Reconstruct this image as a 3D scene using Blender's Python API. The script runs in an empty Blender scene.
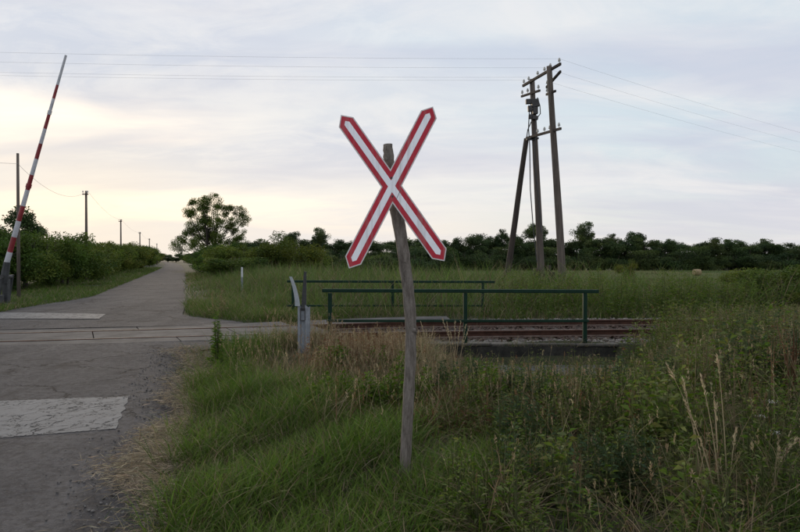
import bpy, bmesh, math, random
import numpy as np
from mathutils import Vector, Matrix

rng = np.random.default_rng(7)
random.seed(7)
R = math.radians
scene = bpy.context.scene
COL = scene.collection

# ------------------------------------------------------------------ camera
F = 622.0            # focal length in photo pixels (800 wide)
CAMH = 1.64
HOR = 259.0
cam_d = bpy.data.cameras.new('camera')
cam_d.sensor_width = 36.0
cam_d.lens = 36.0 * F / 800.0
cam_d.clip_start = 0.05
cam_d.clip_end = 6000
cam = bpy.data.objects.new('camera', cam_d)
COL.objects.link(cam)
cam.location = (0, 0, CAMH)
cam.rotation_euler = (R(90) - math.atan((266 - HOR) / F), 0, 0)
scene.camera = cam
scene.view_settings.view_transform = 'Standard'
scene.view_settings.look = 'None'
scene.view_settings.exposure = 0.55
scene.view_settings.gamma = 1.0
scene.view_settings.use_curve_mapping = False

# ------------------------------------------------------------------ sky
SUN_AZ = -27.0      # degrees from +Y, negative = to the left
SUN_EL = 6.5
world = bpy.data.worlds.new('World')
scene.world = world
world.use_nodes = True
nt = world.node_tree
nt.nodes.clear()
def N(t, **kw):
    n = nt.nodes.new(t)
    for k, v in kw.items():
        setattr(n, k, v)
    return n
def LK(a, b):
    nt.links.new(a, b)
def MATH(op, a, b=None, c=None, clamp=False):
    n = N('ShaderNodeMath', operation=op, use_clamp=clamp)
    for i, v in enumerate((a, b, c)):
        if v is None: continue
        if isinstance(v, (int, float)): n.inputs[i].default_value = v
        else: LK(v, n.inputs[i])
    return n.outputs[0]
def MIX(fac, a, b, mode='MIX'):
    n = N('ShaderNodeMix', data_type='RGBA', blend_type=mode)
    if isinstance(fac, (int, float)): n.inputs[0].default_value = fac
    else: LK(fac, n.inputs[0])
    for i, v in ((6, a), (7, b)):
        if isinstance(v, tuple): n.inputs[i].default_value = (*v, 1)
        else: LK(v, n.inputs[i])
    return n.outputs[2]
def RAMP(val, stops):
    n = N('ShaderNodeValToRGB')
    e = n.color_ramp.elements
    while len(e) < len(stops): e.new(0.5)
    for el, (p, c) in zip(e, stops):
        el.position = p
        el.color = (c, c, c, 1) if isinstance(c, (int, float)) else (*c, 1)
    LK(val, n.inputs[0])
    return n.outputs[0]
out = N('ShaderNodeOutputWorld')
bg = N('ShaderNodeBackground')
bg.inputs[1].default_value = 0.1
sky = N('ShaderNodeTexSky', sky_type='NISHITA')
sky.sun_disc = False
sky.sun_elevation = R(SUN_EL)
sky.sun_rotation = R(SUN_AZ)
sky.air_density = 1.0
sky.dust_density = 2.0
tc = N('ShaderNodeTexCoord')
sep = N('ShaderNodeSeparateXYZ')
LK(tc.outputs['Generated'], sep.inputs[0])
zc = MATH('MAXIMUM', sep.outputs[2], 0.0)
zz = MATH('ADD', zc, 0.16)
comb = N('ShaderNodeCombineXYZ')
LK(MATH('DIVIDE', sep.outputs[0], zz), comb.inputs[0])
LK(MATH('DIVIDE', sep.outputs[1], zz), comb.inputs[1])
def noise(scale, detail, rough, mapping, dist=0.0):
    m = N('ShaderNodeMapping')
    m.inputs['Location'].default_value = mapping[0]
    m.inputs['Rotation'].default_value = mapping[1]
    m.inputs['Scale'].default_value = mapping[2]
    LK(comb.outputs[0], m.inputs[0])
    n = N('ShaderNodeTexNoise')
    n.inputs['Scale'].default_value = scale
    n.inputs['Detail'].default_value = detail
    n.inputs['Roughness'].default_value = rough
    n.inputs['Distortion'].default_value = dist
    LK(m.outputs[0], n.inputs['Vector'])
    return n.outputs[0]
big = noise(0.75, 4, 0.5, ((3.1, 7.7, 0), (0, 0, R(12)), (0.55, 1.0, 1)), 0.4)
fine = noise(3.4, 8, 0.66, ((1.3, 2.2, 5), (0, 0, R(-20)), (0.6, 1.0, 1)), 0.9)
bands = noise(1.1, 5, 0.55, ((9.3, 4.1, 2), (0, 0, R(5)), (0.35, 1.3, 1)), 0.3)
# high thin overcast: lavender grey body, whiter streaks
c_body = MIX(RAMP(big, [(0.35, 0.0), (0.65, 1.0)]), (4.35, 4.7, 5.4), (5.5, 5.65, 5.95))
c_body = MIX(RAMP(fine, [(0.44, 0.0), (0.72, 0.7)]), c_body, (6.4, 6.3, 6.25))
c_body = MIX(RAMP(bands, [(0.50, 0.0), (0.68, 0.7)]), c_body, (4.0, 4.2, 4.95))
# thin places where the blue shows (blue from the sky texture, lifted by veil cloud)
veil = MIX(0.72, sky.outputs[0], (4.7, 5.75, 6.6))
gap = noise(0.62, 4, 0.5, ((2.2, 3.4, 8), (0, 0, R(30)), (0.6, 1.0, 1)), 0.5)
col = MIX(RAMP(gap, [(0.44, 0.0), (0.62, 0.75)]), c_body, veil)
mot = noise(1.9, 7, 0.62, ((6.3, 0.4, 3), (0, 0, R(15)), (0.55, 1.0, 1)), 0.6)
col = MIX(RAMP(mot, [(0.47, 0.0), (0.66, 0.75)]), col, (5.9, 5.9, 5.95))
dk = noise(1.35, 5, 0.5, ((0.2, 8.6, 1), (0, 0, R(-8)), (0.4, 1.2, 1)), 0.5)
col = MIX(RAMP(dk, [(0.53, 0.0), (0.68, 0.7)]), col, (3.9, 4.2, 5.1))
# warm glow of the low sun behind the cloud
sd = (math.sin(R(SUN_AZ)) * math.cos(R(SUN_EL)), math.cos(R(SUN_AZ)) * math.cos(R(SUN_EL)), math.sin(R(SUN_EL)))
dotn = N('ShaderNodeVectorMath', operation='DOT_PRODUCT')
LK(tc.outputs['Generated'], dotn.inputs[0])
dotn.inputs[1].default_value = sd
ang = MATH('MAXIMUM', dotn.outputs['Value'], 0.0)
low = MATH('SUBTRACT', 1.0, MATH('MULTIPLY', zc, 2.6), clamp=True)     # hugging the horizon
g1 = MATH('MULTIPLY', MATH('POWER', ang, 4.5), MATH('POWER', low, 1.7))
g1 = MATH('MULTIPLY', g1, MATH('ADD', 0.55, MATH('MULTIPLY', bands, 0.9)), clamp=True)
col = MIX(MATH('MULTIPLY', g1, 0.9, clamp=True), col, (7.3, 6.55, 5.55))
g2 = MATH('POWER', ang, 70.0)
g2 = MATH('MULTIPLY', g2, MATH('POWER', low, 3.0))
col = MIX(MATH('MULTIPLY', g2, 0.75, clamp=True), col, (8.0, 6.6, 4.6))
# faint pink haze low all round
g3 = MATH('MULTIPLY', MATH('POWER', low, 4.0), 0.5)
col = MIX(g3, col, (5.9, 5.35, 5.0))
LK(col, bg.inputs[0])
LK(bg.outputs[0], out.inputs[0])

# ------------------------------------------------------------------ sun (veiled, just risen)
sun_d = bpy.data.lights.new('sun', 'SUN')
sun_d.energy = 1.3
sun_d.angle = R(14)
sun_d.color = (1.0, 0.80, 0.56)
sun = bpy.data.objects.new('sun', sun_d)
COL.objects.link(sun)
sun.rotation_euler = Vector((-sd[0], -sd[1], -sd[2])).to_track_quat('-Z', 'Y').to_euler()

# ------------------------------------------------------------------ helpers
def P3(px, py, d):
    """photo pixel at depth d (metres along +Y) -> world"""
    return Vector(((px - 400) / F * d, d, CAMH + (HOR - py) / F * d))

def link(o, parent=None):
    COL.objects.link(o)
    if parent is not None: o.parent = parent
    return o
def empty(name, loc=(0, 0, 0), rz=0.0):
    o = bpy.data.objects.new(name, None)
    o.location = loc
    o.rotation_euler = (0, 0, rz)
    return link(o)
def tag(o, label=None, cat=None, group=None, kind=None):
    if label: o['label'] = label
    if cat: o['category'] = cat
    if group: o['group'] = group
    if kind: o['kind'] = kind
    return o
def np_mesh(name, verts, quads=None, tris=None, smooth=False):
    verts = np.asarray(verts, dtype=np.float32).reshape(-1, 3)
    q = np.zeros((0, 4), np.int32) if quads is None else np.asarray(quads, np.int32).reshape(-1, 4)
    t = np.zeros((0, 3), np.int32) if tris is None else np.asarray(tris, np.int32).reshape(-1, 3)
    me = bpy.data.meshes.new(name)
    me.vertices.add(len(verts))
    me.vertices.foreach_set('co', verts.ravel())
    nl = q.size + t.size
    me.loops.add(nl)
    me.loops.foreach_set('vertex_index', np.concatenate([q.ravel(), t.ravel()]))
    me.polygons.add(len(q) + len(t))
    st = np.concatenate([np.arange(len(q)) * 4, q.size + np.arange(len(t)) * 3]).astype(np.int32)
    me.polygons.foreach_set('loop_start', st)
    if smooth:
        me.polygons.foreach_set('use_smooth', np.ones(len(q) + len(t), bool))
    me.update(calc_edges=True)
    return me
def add_tint(me, cols):
    a = me.color_attributes.new('tint', 'FLOAT_COLOR', 'POINT')
    c = np.ones((len(cols), 4), np.float32)
    c[:, :3] = cols
    a.data.foreach_set('color', c.ravel())
def obj(name, me, mat, parent=None):
    o = bpy.data.objects.new(name, me)
    if mat is not None:
        me.materials.clear(); me.materials.append(mat)
    return link(o, parent)
class MB:
    """collects quads/tris of one mesh"""
    def __init__(s): s.v = []; s.f = []
    def poly(s, pts):
        b = len(s.v); s.v += [tuple(p) for p in pts]; s.f.append(list(range(b, b + len(pts)))); return s
    def box(s, c, size, rot=None, bev=0.0):
        bm = bmesh.new()
        bmesh.ops.create_cube(bm, size=1.0)
        bmesh.ops.scale(bm, vec=size, verts=bm.verts)
        if bev: bmesh.ops.bevel(bm, geom=list(bm.edges), offset=bev, segments=1, affect='EDGES')
        if rot is not None: bmesh.ops.transform(bm, matrix=rot.to_4x4(), verts=bm.verts)
        bmesh.ops.translate(bm, vec=c, verts=bm.verts)
        b = len(s.v); bm.verts.index_update()
        s.v += [tuple(v.co) for v in bm.verts]
        s.f += [[b + v.index for v in f.verts] for f in bm.faces]
        bm.free(); return s
    def tube(s, pts, rad, n=8, cap=True, flat=None, jitter=0.0):
        pts = [Vector(p) for p in pts]
        if not isinstance(rad, (list, tuple)): rad = [rad] * len(pts)
        b = len(s.v)
        up = Vector((0, 0, 1))
        for i, p in enumerate(pts):
            a = pts[max(i - 1, 0)]; c = pts[min(i + 1, len(pts) - 1)]
            d = (c - a).normalized()
            ref = Vector((0, 1, 0)) if abs(d.z) > 0.9 else up
            x = d.cross(ref).normalized(); y = d.cross(x).normalized()
            for k in range(n):
                t = 2 * math.pi * k / n
                r = rad[i] * (1 + (random.uniform(-jitter, jitter) if jitter else 0))
                s.v.append(tuple(p + x * math.cos(t) * r + y * math.sin(t) * r))
        for i in range(len(pts) - 1):
            for k in range(n):
                k2 = (k + 1) % n
                s.f.append([b + i * n + k, b + i * n + k2, b + (i + 1) * n + k2, b + (i + 1) * n + k])
        if cap:
            s.f.append([b + k for k in range(n)][::-1])
            s.f.append([b + (len(pts) - 1) * n + k for k in range(n)])
        return s
    def prism(s, poly2, y0, y1):
        """polygon in XZ extruded along Y"""
        b = len(s.v); n = len(poly2)
        s.v += [(x, y0, z) for x, z in poly2] + [(x, y1, z) for x, z in poly2]
        s.f.append([b + i for i in range(n)]); s.f.append([b + n + i for i in range(n)][::-1])
        for i in range(n):
            j = (i + 1) % n
            s.f.append([b + j, b + i, b + n + i, b + n + j])
        return s
    def mesh(s, name, smooth=False):
        me = bpy.data.meshes.new(name)
        me.from_pydata(s.v, [], s.f)
        bm = bmesh.new(); bm.from_mesh(me)
        bmesh.ops.recalc_face_normals(bm, faces=bm.faces)
        bm.to_mesh(me); bm.free()
        if smooth:
            for p in me.polygons: p.use_smooth = True
        me.update(); return me
    def build(s, name, mat, parent=None, smooth=False):
        return obj(name, s.mesh(name, smooth), mat, parent)

# ------------------------------------------------------------------ materials
def new_mat(name):
    m = bpy.data.materials.new(name); m.use_nodes = True
    t = m.node_tree; t.nodes.clear()
    o = t.nodes.new('ShaderNodeOutputMaterial')
    return m, t, o
def T(t, kind, **inp):
    n = t.nodes.new(kind)
    for k, v in inp.items():
        k = k.replace('_', ' ')
        if hasattr(v, 'is_linked') or isinstance(v, bpy.types.NodeSocket): t.links.new(v, n.inputs[k])
        else: n.inputs[k].default_value = v
    return n
def tnoise(t, scale, detail=5, rough=0.6, vec=None, dist=0.0, out=0):
    n = T(t, 'ShaderNodeTexNoise', Scale=scale, Detail=detail, Roughness=rough, Distortion=dist)
    if vec is not None: t.links.new(vec, n.inputs['Vector'])
    return n.outputs[out]
def tramp(t, val, stops):
    n = t.nodes.new('ShaderNodeValToRGB'); e = n.color_ramp.elements
    while len(e) < len(stops): e.new(0.5)
    for el, (p, c) in zip(e, stops):
        el.position = p; el.color = (c, c, c, 1) if isinstance(c, (int, float)) else (*c, 1)
    t.links.new(val, n.inputs[0]); return n.outputs[0]
def tmix(t, fac, a, b, mode='MIX'):
    n = t.nodes.new('ShaderNodeMix'); n.data_type = 'RGBA'; n.blend_type = mode
    if isinstance(fac, (int, float)): n.inputs[0].default_value = fac
    else: t.links.new(fac, n.inputs[0])
    for i, v in ((6, a), (7, b)):
        if isinstance(v, tuple): n.inputs[i].default_value = (*v, 1)
        else: t.links.new(v, n.inputs[i])
    return n.outputs[2]
def tmath(t, op, a, b=0.0, clamp=False):
    n = t.nodes.new('ShaderNodeMath'); n.operation = op; n.use_clamp = clamp
    for i, v in enumerate((a, b)):
        if isinstance(v, (int, float)): n.inputs[i].default_value = v
        else: t.links.new(v, n.inputs[i])
    return n.outputs[0]
def pos(t, space='Object', scale=None, rot=None):
    c = t.nodes.new('ShaderNodeTexCoord').outputs[space] if space != 'World' else t.nodes.new('ShaderNodeNewGeometry').outputs['Position']
    if scale or rot:
        m = t.nodes.new('ShaderNodeMapping')
        if scale: m.inputs['Scale'].default_value = scale
        if rot: m.inputs['Rotation'].default_value = rot
        t.links.new(c, m.inputs[0]); c = m.outputs[0]
    return c
def finish(t, o, color, rough=0.8, metal=0.0, bump=None, bump_str=0.3, bump_dist=0.01, spec=0.5):
    b = t.nodes.new('ShaderNodeBsdfPrincipled')
    for k, v in (('Base Color', color), ('Roughness', rough), ('Metallic', metal), ('Specular IOR Level', spec)):
        if isinstance(v, tuple): b.inputs[k].default_value = (*v, 1)
        elif isinstance(v, (int, float)): b.inputs[k].default_value = v
        else: t.links.new(v, b.inputs[k])
    if bump is not None:
        bn = t.nodes.new('ShaderNodeBump'); bn.inputs['Strength'].default_value = bump_str; bn.inputs['Distance'].default_value = bump_dist
        t.links.new(bump, bn.inputs['Height']); t.links.new(bn.outputs[0], b.inputs['Normal'])
    t.links.new(b.outputs[0], o.inputs[0]); return b
M = {}
def simple(name, c1, c2, scale=8, rough=0.8, metal=0.0, stretch=None, bump=0.2, dist=0.005, spec=0.5, space='Object'):
    m, t, o = new_mat(name)
    p = pos(t, space, stretch)
    a = tnoise(t, scale, 6, 0.65, p)
    f = tnoise(t, scale * 6, 5, 0.6, p)
    col = tmix(t, tramp(t, a, [(0.35, 0.0), (0.65, 1.0)]), c1, c2)
    col = tmix(t, tramp(t, f, [(0.3, 0.0), (0.7, 0.35)]), col, tuple(x * 0.6 for x in c1))
    finish(t, o, col, rough, metal, f, bump, dist, spec)
    M[name] = m; return m
# foliage / grass: tint per blade or leaf, a bit of light coming through
def foliage(name, translucent=0.3, vary=0.25, rough=0.6):
    m, t, o = new_mat(name)
    at = t.nodes.new('ShaderNodeAttribute'); at.attribute_name = 'tint'
    oi = t.nodes.new('ShaderNodeObjectInfo')
    hsv = t.nodes.new('ShaderNodeHueSaturation')
    t.links.new(at.outputs['Color'], hsv.inputs['Color'])
    mr = T(t, 'ShaderNodeMapRange', Value=oi.outputs['Random']); mr.inputs['To Min'].default_value = 1 - vary; mr.inputs['To Max'].default_value = 1 + vary
    t.links.new(mr.outputs[0], hsv.inputs['Value'])
    mh = T(t, 'ShaderNodeMapRange', Value=oi.outputs['Random']); mh.inputs['To Min'].default_value = 0.5 + vary * 0.10; mh.inputs['To Max'].default_value = 0.5 - vary * 0.10
    t.links.new(mh.outputs[0], hsv.inputs['Hue'])
    b = t.nodes.new('ShaderNodeBsdfPrincipled')
    t.links.new(hsv.outputs[0], b.inputs['Base Color']); b.inputs['Roughness'].default_value = rough; b.inputs['Specular IOR Level'].default_value = 0.25
    tr = t.nodes.new('ShaderNodeBsdfTranslucent'); t.links.new(hsv.outputs[0], tr.inputs['Color'])
    mx = t.nodes.new('ShaderNodeMixShader'); mx.inputs[0].default_value = translucent
    t.links.new(b.outputs[0], mx.inputs[1]); t.links.new(tr.outputs[0], mx.inputs[2]); t.links.new(mx.outputs[0], o.inputs[0])
    M[name] = m; return m
foliage('grass', 0.38, 0.0)
foliage('leaf', 0.35, 0.22)

simple('bark_dark', (0.035, 0.028, 0.022), (0.075, 0.06, 0.048), 6, 0.9, stretch=(4, 4, 0.6), bump=0.6, dist=0.02)
simple('bark_post', (0.20, 0.17, 0.148), (0.46, 0.41, 0.37), 11, 0.95, stretch=(3.5, 3.5, 0.7), bump=1.0, dist=0.03, spec=.2)
simple('pole_wood', (0.075, 0.06, 0.05), (0.17, 0.14, 0.12), 4, 0.9, stretch=(5, 5, 0.25), bump=0.5, dist=0.01)
simple('pole_tar', (0.025, 0.02, 0.018), (0.07, 0.05, 0.04), 4, 0.85, stretch=(5, 5, 0.25), bump=0.5, dist=0.01)
simple('rust_steel', (0.055, 0.035, 0.027), (0.11, 0.06, 0.04), 10, 0.75, 0.1, bump=0.3)
simple('dark_steel', (0.05, 0.05, 0.052), (0.10, 0.10, 0.10), 10, 0.6, 0.3)
simple('porcelain', (0.55, 0.55, 0.52), (0.7, 0.7, 0.68), 10, 0.25)
simple('green_paint', (0.004, 0.022, 0.013), (0.008, 0.036, 0.021), 7, 0.6, bump=0.15, spec=0.2)
simple('galv', (0.20, 0.22, 0.25), (0.34, 0.37, 0.41), 9, 0.55, 0.25, stretch=(3, 3, 1))
simple('galv_light', (0.45, 0.49, 0.54), (0.56, 0.60, 0.65), 9, 0.5, 0.2)
simple('boom_white', (0.45, 0.46, 0.50), (0.62, 0.63, 0.67), 3, 0.45)
simple('boom_red', (0.20, 0.018, 0.024), (0.30, 0.03, 0.038), 3, 0.45)
simple('machine_grey', (0.025, 0.027, 0.03), (0.06, 0.063, 0.066), 5, 0.6)
simple('concrete_dark', (0.016, 0.016, 0.014), (0.055, 0.052, 0.044), 5, 0.95, bump=0.6, dist=0.02)
simple('concrete', (0.05, 0.047, 0.04), (0.125, 0.115, 0.10), 6.0, 0.92, bump=0.5, dist=0.01)
simple('panel_concrete', (0.078, 0.074, 0.074), (0.15, 0.142, 0.139), 1.6, 0.95, bump=0.6, dist=0.012, space='World', spec=0.15)
simple('apron', (0.085, 0.088, 0.088), (0.155, 0.155, 0.15), 3.4, 0.92, bump=0.5, dist=0.01)
simple('ballast', (0.13, 0.115, 0.105), (0.26, 0.235, 0.21), 6, 0.95, bump=0.8, dist=0.03)
simple('gravel', (0.09, 0.083, 0.078), (0.22, 0.205, 0.19), 30, 0.95)
simple('wood_sleeper', (0.04, 0.032, 0.027), (0.09, 0.075, 0.062), 5, 0.9, stretch=(1, 6, 6))
simple('stake_white', (0.55, 0.57, 0.6), (0.68, 0.70, 0.72), 6, 0.6)
simple('straw', (0.27, 0.20, 0.11), (0.40, 0.31, 0.19), 12, 0.95, stretch=(1, 6, 1), bump=0.8, dist=0.03)
simple('wire', (0.34, 0.34, 0.36), (0.42, 0.42, 0.44), 4, 0.6)
# sign sheeting: slightly glossy reflective film
def film(name, c, c2, metal=0.35, rough=0.42):
    m, t, o = new_mat(name)
    p = pos(t)
    a = tnoise(t, 3.0, 5, 0.6, p); g = tnoise(t, 40, 4, 0.7, p)
    col = tmix(t, tramp(t, a, [(0.35, 0.0), (0.7, 1.0)]), c, c2)
    col = tmix(t, tramp(t, g, [(0.66, 0.0), (0.78, 0.35)]), col, (0.25, 0.22, 0.2))
    run = tnoise(t, 26, 5, 0.65, pos(t, 'Object', (1, 1, .06)))
    col = tmix(t, tramp(t, run, [(0.50, 0.0), (0.72, 0.38)]), col, (0.30, 0.26, 0.23))
    finish(t, o, col, rough, metal, a, .25, .02); M[name] = m
film('film_white', (0.84, 0.86, 0.91), (0.90, 0.91, 0.95))
film('film_red', (0.42, 0.010, 0.03), (0.50, 0.016, 0.04), 0.25)
film('film_grey', (0.60, 0.58, 0.58), (0.68, 0.66, 0.66), 0.3, 0.5)
# rail: rusty flanks, polished head
m, t, o = new_mat('rail_steel')
p = pos(t)
geo = t.nodes.new('ShaderNodeNewGeometry'); sp = t.nodes.new('ShaderNodeSeparateXYZ'); t.links.new(geo.outputs['Normal'], sp.inputs[0])
top = tramp(t, sp.outputs[2], [(0.90, 0.0), (0.97, 1.0)])
r = tmix(t, tramp(t, tnoise(t, 9, 6, 0.65, p), [(0.3, 0.0), (0.7, 1.0)]), (0.04, 0.020, 0.015), (0.095, 0.045, 0.031))
hd = tmix(t, tramp(t, tnoise(t, 5, 4, 0.6, p), [(0.4, 0.0), (0.7, 1.0)]), (0.20, 0.17, 0.15), (0.11, 0.08, 0.065))
b = finish(t, o, tmix(t, top, r, hd), 0.8, 0.0, tnoise(t, 60, 4, 0.6, p), 0.2, 0.003, spec=0.2)
t.links.new(tmath(t, 'MULTIPLY', top, 0.05), b.inputs['Metallic'])
M['rail_steel'] = m
# asphalt: grey brown, patched, cracked, gravelly
m, t, o = new_mat('asphalt')
p = pos(t, 'World')
a = tnoise(t, 0.55, 6, 0.65, p, 0.6); b2 = tnoise(t, 2.4, 7, 0.7, p); g = tnoise(t, 55, 3, 0.7, p); g2 = tnoise(t, 14, 5, 0.75, p)
col = tmix(t, tramp(t, a, [(0.36, 0.0), (0.62, 1.0)]), (0.058, 0.056, 0.060), (0.112, 0.106, 0.108))
col = tmix(t, tramp(t, b2, [(0.42, 0.0), (0.72, 0.6)]), col, (0.135, 0.127, 0.126))
stk = tnoise(t, 1.5, 5, 0.6, pos(t, 'World', (1, .07, 1), (0, 0, R(-19))))
col = tmix(t, tramp(t, stk, [(0.40, 0.0), (0.66, 0.55)]), col, (0.155, 0.146, 0.144))
col = tmix(t, tramp(t, g2, [(0.38, 0.65), (0.58, 0.0)]), col, (0.048, 0.043, 0.042))
col = tmix(t, tramp(t, g, [(0.55, 0.0), (0.72, 0.5)]), col, (0.21, 0.20, 0.195))
vo = t.nodes.new('ShaderNodeTexVoronoi'); vo.feature = 'DISTANCE_TO_EDGE'; vo.inputs['Scale'].default_value = 0.7
wp = T(t, 'ShaderNodeVectorMath'); wp.operation = 'ADD'
t.links.new(p, wp.inputs[0]); t.links.new(tnoise(t, 1.6, 5, 0.7, p, out=1), wp.inputs[1]); t.links.new(wp.outputs[0], vo.inputs['Vector'])
crk = tramp(t, vo.outputs['Distance'], [(0.0, 1.0), (0.018, 0.0)])
crk = tmath(t, 'MULTIPLY', crk, tramp(t, tnoise(t, 0.35, 3, 0.5, p), [(0.45, 0.0), (0.6, 0.9)]))
col = tmix(t, crk, col, (0.03, 0.028, 0.026))
col = tmix(t, tramp(t, tnoise(t, .9, 6, 0.7, p, .8), [(0.55, 0.0), (0.63, 0.6)]), col, (0.05, 0.045, 0.043))
hgt = tmath(t, 'ADD', tmath(t, 'MULTIPLY', g2, 0.8), tmath(t, 'SUBTRACT', tmath(t, 'MULTIPLY', g, 0.5), tmath(t, 'MULTIPLY', crk, 1.0)))
finish(t, o, col, 0.95, 0, hgt, 1.0, 0.03, spec=0.12)
M['asphalt'] = m
# worn white paint with cracks down to the asphalt
m, t, o = new_mat('old_paint')
p = pos(t, 'World', None, (0, 0, R(20)))
vo = t.nodes.new('ShaderNodeTexVoronoi'); vo.feature = 'DISTANCE_TO_EDGE'; vo.inputs['Scale'].default_value = 5.0
mp = t.nodes.new('ShaderNodeMapping'); mp.inputs['Scale'].default_value = (1.0, 0.55, 1); t.links.new(p, mp.inputs[0])
wp = t.nodes.new('ShaderNodeVectorMath'); wp.operation = 'ADD'; t.links.new(mp.outputs[0], wp.inputs[0])
sc = t.nodes.new('ShaderNodeVectorMath'); sc.operation = 'SCALE'; sc.inputs['Scale'].default_value = 0.25
t.links.new(tnoise(t, 4, 4, 0.7, p, out=1), sc.inputs[0]); t.links.new(sc.outputs[0], wp.inputs[1]); t.links.new(wp.outputs[0], vo.inputs['Vector'])
crk = tramp(t, vo.outputs['Distance'], [(0.015, 1.0), (0.05, 0.0)])
crk = tmath(t, 'MULTIPLY', crk, tramp(t, tnoise(t, 1.7, 4, 0.7, p), [(0.35, 0.15), (0.6, 1.0)]))
wear = tramp(t, tnoise(t, 9, 7, 0.8, p), [(0.48, 0.0), (0.66, 0.85)])
cov = tmath(t, 'MAXIMUM', crk, wear)
wh = tmix(t, tnoise(t, 3, 5, 0.6, p), (0.145, 0.146, 0.149), (0.215, 0.216, 0.22))
col = tmix(t, tmath(t, 'MULTIPLY', cov, .6), wh, (0.085, 0.082, 0.08))
finish(t, o, col, 0.85, 0, tmath(t, 'SUBTRACT', 1.0, cov), 0.4, 0.004, spec=0.15)
pb = [n_ for n_ in t.nodes if n_.type == 'BSDF_PRINCIPLED'][0]
tb = t.nodes.new('ShaderNodeBsdfTransparent'); mxs = t.nodes.new('ShaderNodeMixShader')
t.links.new(tramp(t, cov, [(0.45, 0.0), (0.8, 0.9)]), mxs.inputs[0]); t.links.new(pb.outputs[0], mxs.inputs[1]); t.links.new(tb.outputs[0], mxs.inputs[2]); t.links.new(mxs.outputs[0], o.inputs[0])
M['old_paint'] = m
# ground: soil with dead thatch
m, t, o = new_mat('soil')
p = pos(t, 'World')
a = tnoise(t, 0.4, 6, 0.6, p); b2 = tnoise(t, 5, 7, 0.7, p); g = tnoise(t, 45, 4, 0.7, p)
col = tmix(t, tramp(t, a, [(0.35, 0.0), (0.65, 1.0)]), (0.034, 0.045, 0.017), (0.055, 0.055, 0.026))
col = tmix(t, tramp(t, b2, [(0.5, 0.0), (0.72, 0.7)]), col, (0.10, 0.078, 0.046))
col = tmix(t, tramp(t, g, [(0.4, 0.5), (0.6, 0.0)]), col, (0.022, 0.02, 0.013))
finish(t, o, col, 0.95, 0, b2, 0.8, 0.05)
M['soil'] = m
m, t, o = new_mat('field_stubble')
p = pos(t, 'World', (1, 0.25, 1))
a = tnoise(t, 0.05, 6, 0.65, p); b2 = tnoise(t, 1.2, 6, 0.7, p)
col = tmix(t, tramp(t, a, [(0.4, 0.0), (0.62, 1.0)]), (0.06, 0.085, 0.026), (0.115, 0.115, 0.045))
col = tmix(t, tramp(t, b2, [(0.45, 0.0), (0.7, 0.6)]), col, (0.05, 0.068, 0.022))
finish(t, o, col, 0.95, 0, b2, 0.8, 0.05, spec=0.05)
M['field_stubble'] = m

# ------------------------------------------------------------------ terrain functions
def ss(a, b, x):
    u = np.clip((np.asarray(x, float) - a) / (b - a), 0, 1)
    return u * u * (3 - 2 * u)
def bend(Y):
    Y = np.asarray(Y, float)
    return -0.00012 * np.clip(Y - 60, 0, None) ** 2
def xr(Y):                       # right edge of the road
    Y = np.asarray(Y, float)
    return -0.345 * Y + bend(Y) - 0.30 * (1 - ss(3.0, 7.6, Y))
def xl(Y):
    return -0.345 * Y + bend(Y) - 5.85 + 1.7 * ss(18, 28, Y)
def ytrack(X):
    X = np.asarray(X, float)
    return 14.15 + 0.10 * X - 0.003 * X * X
def ztrack(X):
    X = np.asarray(X, float)
    return -0.01 + 0.125 * ss(-10.5, 2.5, X)
def cant(X):
    return 0.033 * ss(-4.5, 1.0, X)
RAIL_Y, HEAD_Y = 11.9, 11.9      # near railing / culvert headwall line
def hills(x, y):
    return (0.05 * np.sin(x * 0.9 + 1.3) * np.cos(y * 0.7) + 0.03 * np.sin(x * 2.1 + y * 1.7) + 0.035 * np.cos(x * 0.4 - y * 1.1))
def h(x, y):
    x = np.asarray(x, float); y = np.asarray(y, float)
    s = x - xr(y)                                   # metres right of the road edge
    off = ss(0.1, 1.2, s) + ss(0.1, 1.2, xl(y) - x)
    z = -0.03 + off * (0.03 + hills(x, y))
    z = z - 0.9 * ss(24, 66, y) * ss(4, 22, s)      # the field lies lower
    d = np.abs(y - ytrack(x))
    tr = 1 - ss(1.9, 2.5, d)
    z = z * (1 - tr) + tr * (ztrack(x) - 0.26)
    dit = ss(0.1, 0.9, x) * (1 - ss(4.0, 5.2, x)) * ss(6.6, 8.8, y) * (1 - ss(11.75, 11.8, y))
    z = z - dit * (0.42 + z)
    return z

# ground sheet to the horizon
def axis(lo, hi, fine_lo, fine_hi, step, grow=1.18):
    a = list(np.arange(fine_lo, fine_hi + 1e-6, step))
    s = step; v = fine_hi
    while v < hi: s *= grow; v += s; a.append(v)
    s = step; v = fine_lo
    while v > lo: s *= grow; v -= s; a.insert(0, v)
    return np.array(a)
gx = axis(-2500, 2500, -16, 12, 0.22); gy = axis(-2500, 2500, 1.5, 24, 0.2)
GX, GY = np.meshgrid(gx, gy)
GZ = h(GX, GY)
nx, ny = len(gx), len(gy)
ii = np.arange(nx * ny).reshape(ny, nx)
q = np.stack([ii[:-1, :-1], ii[:-1, 1:], ii[1:, 1:], ii[1:, :-1]], -1).reshape(-1, 4)
ground = obj('ground', np_mesh('ground', np.stack([GX, GY, GZ], -1), q, smooth=True), M['soil'])
tag(ground, kind='structure')

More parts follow.
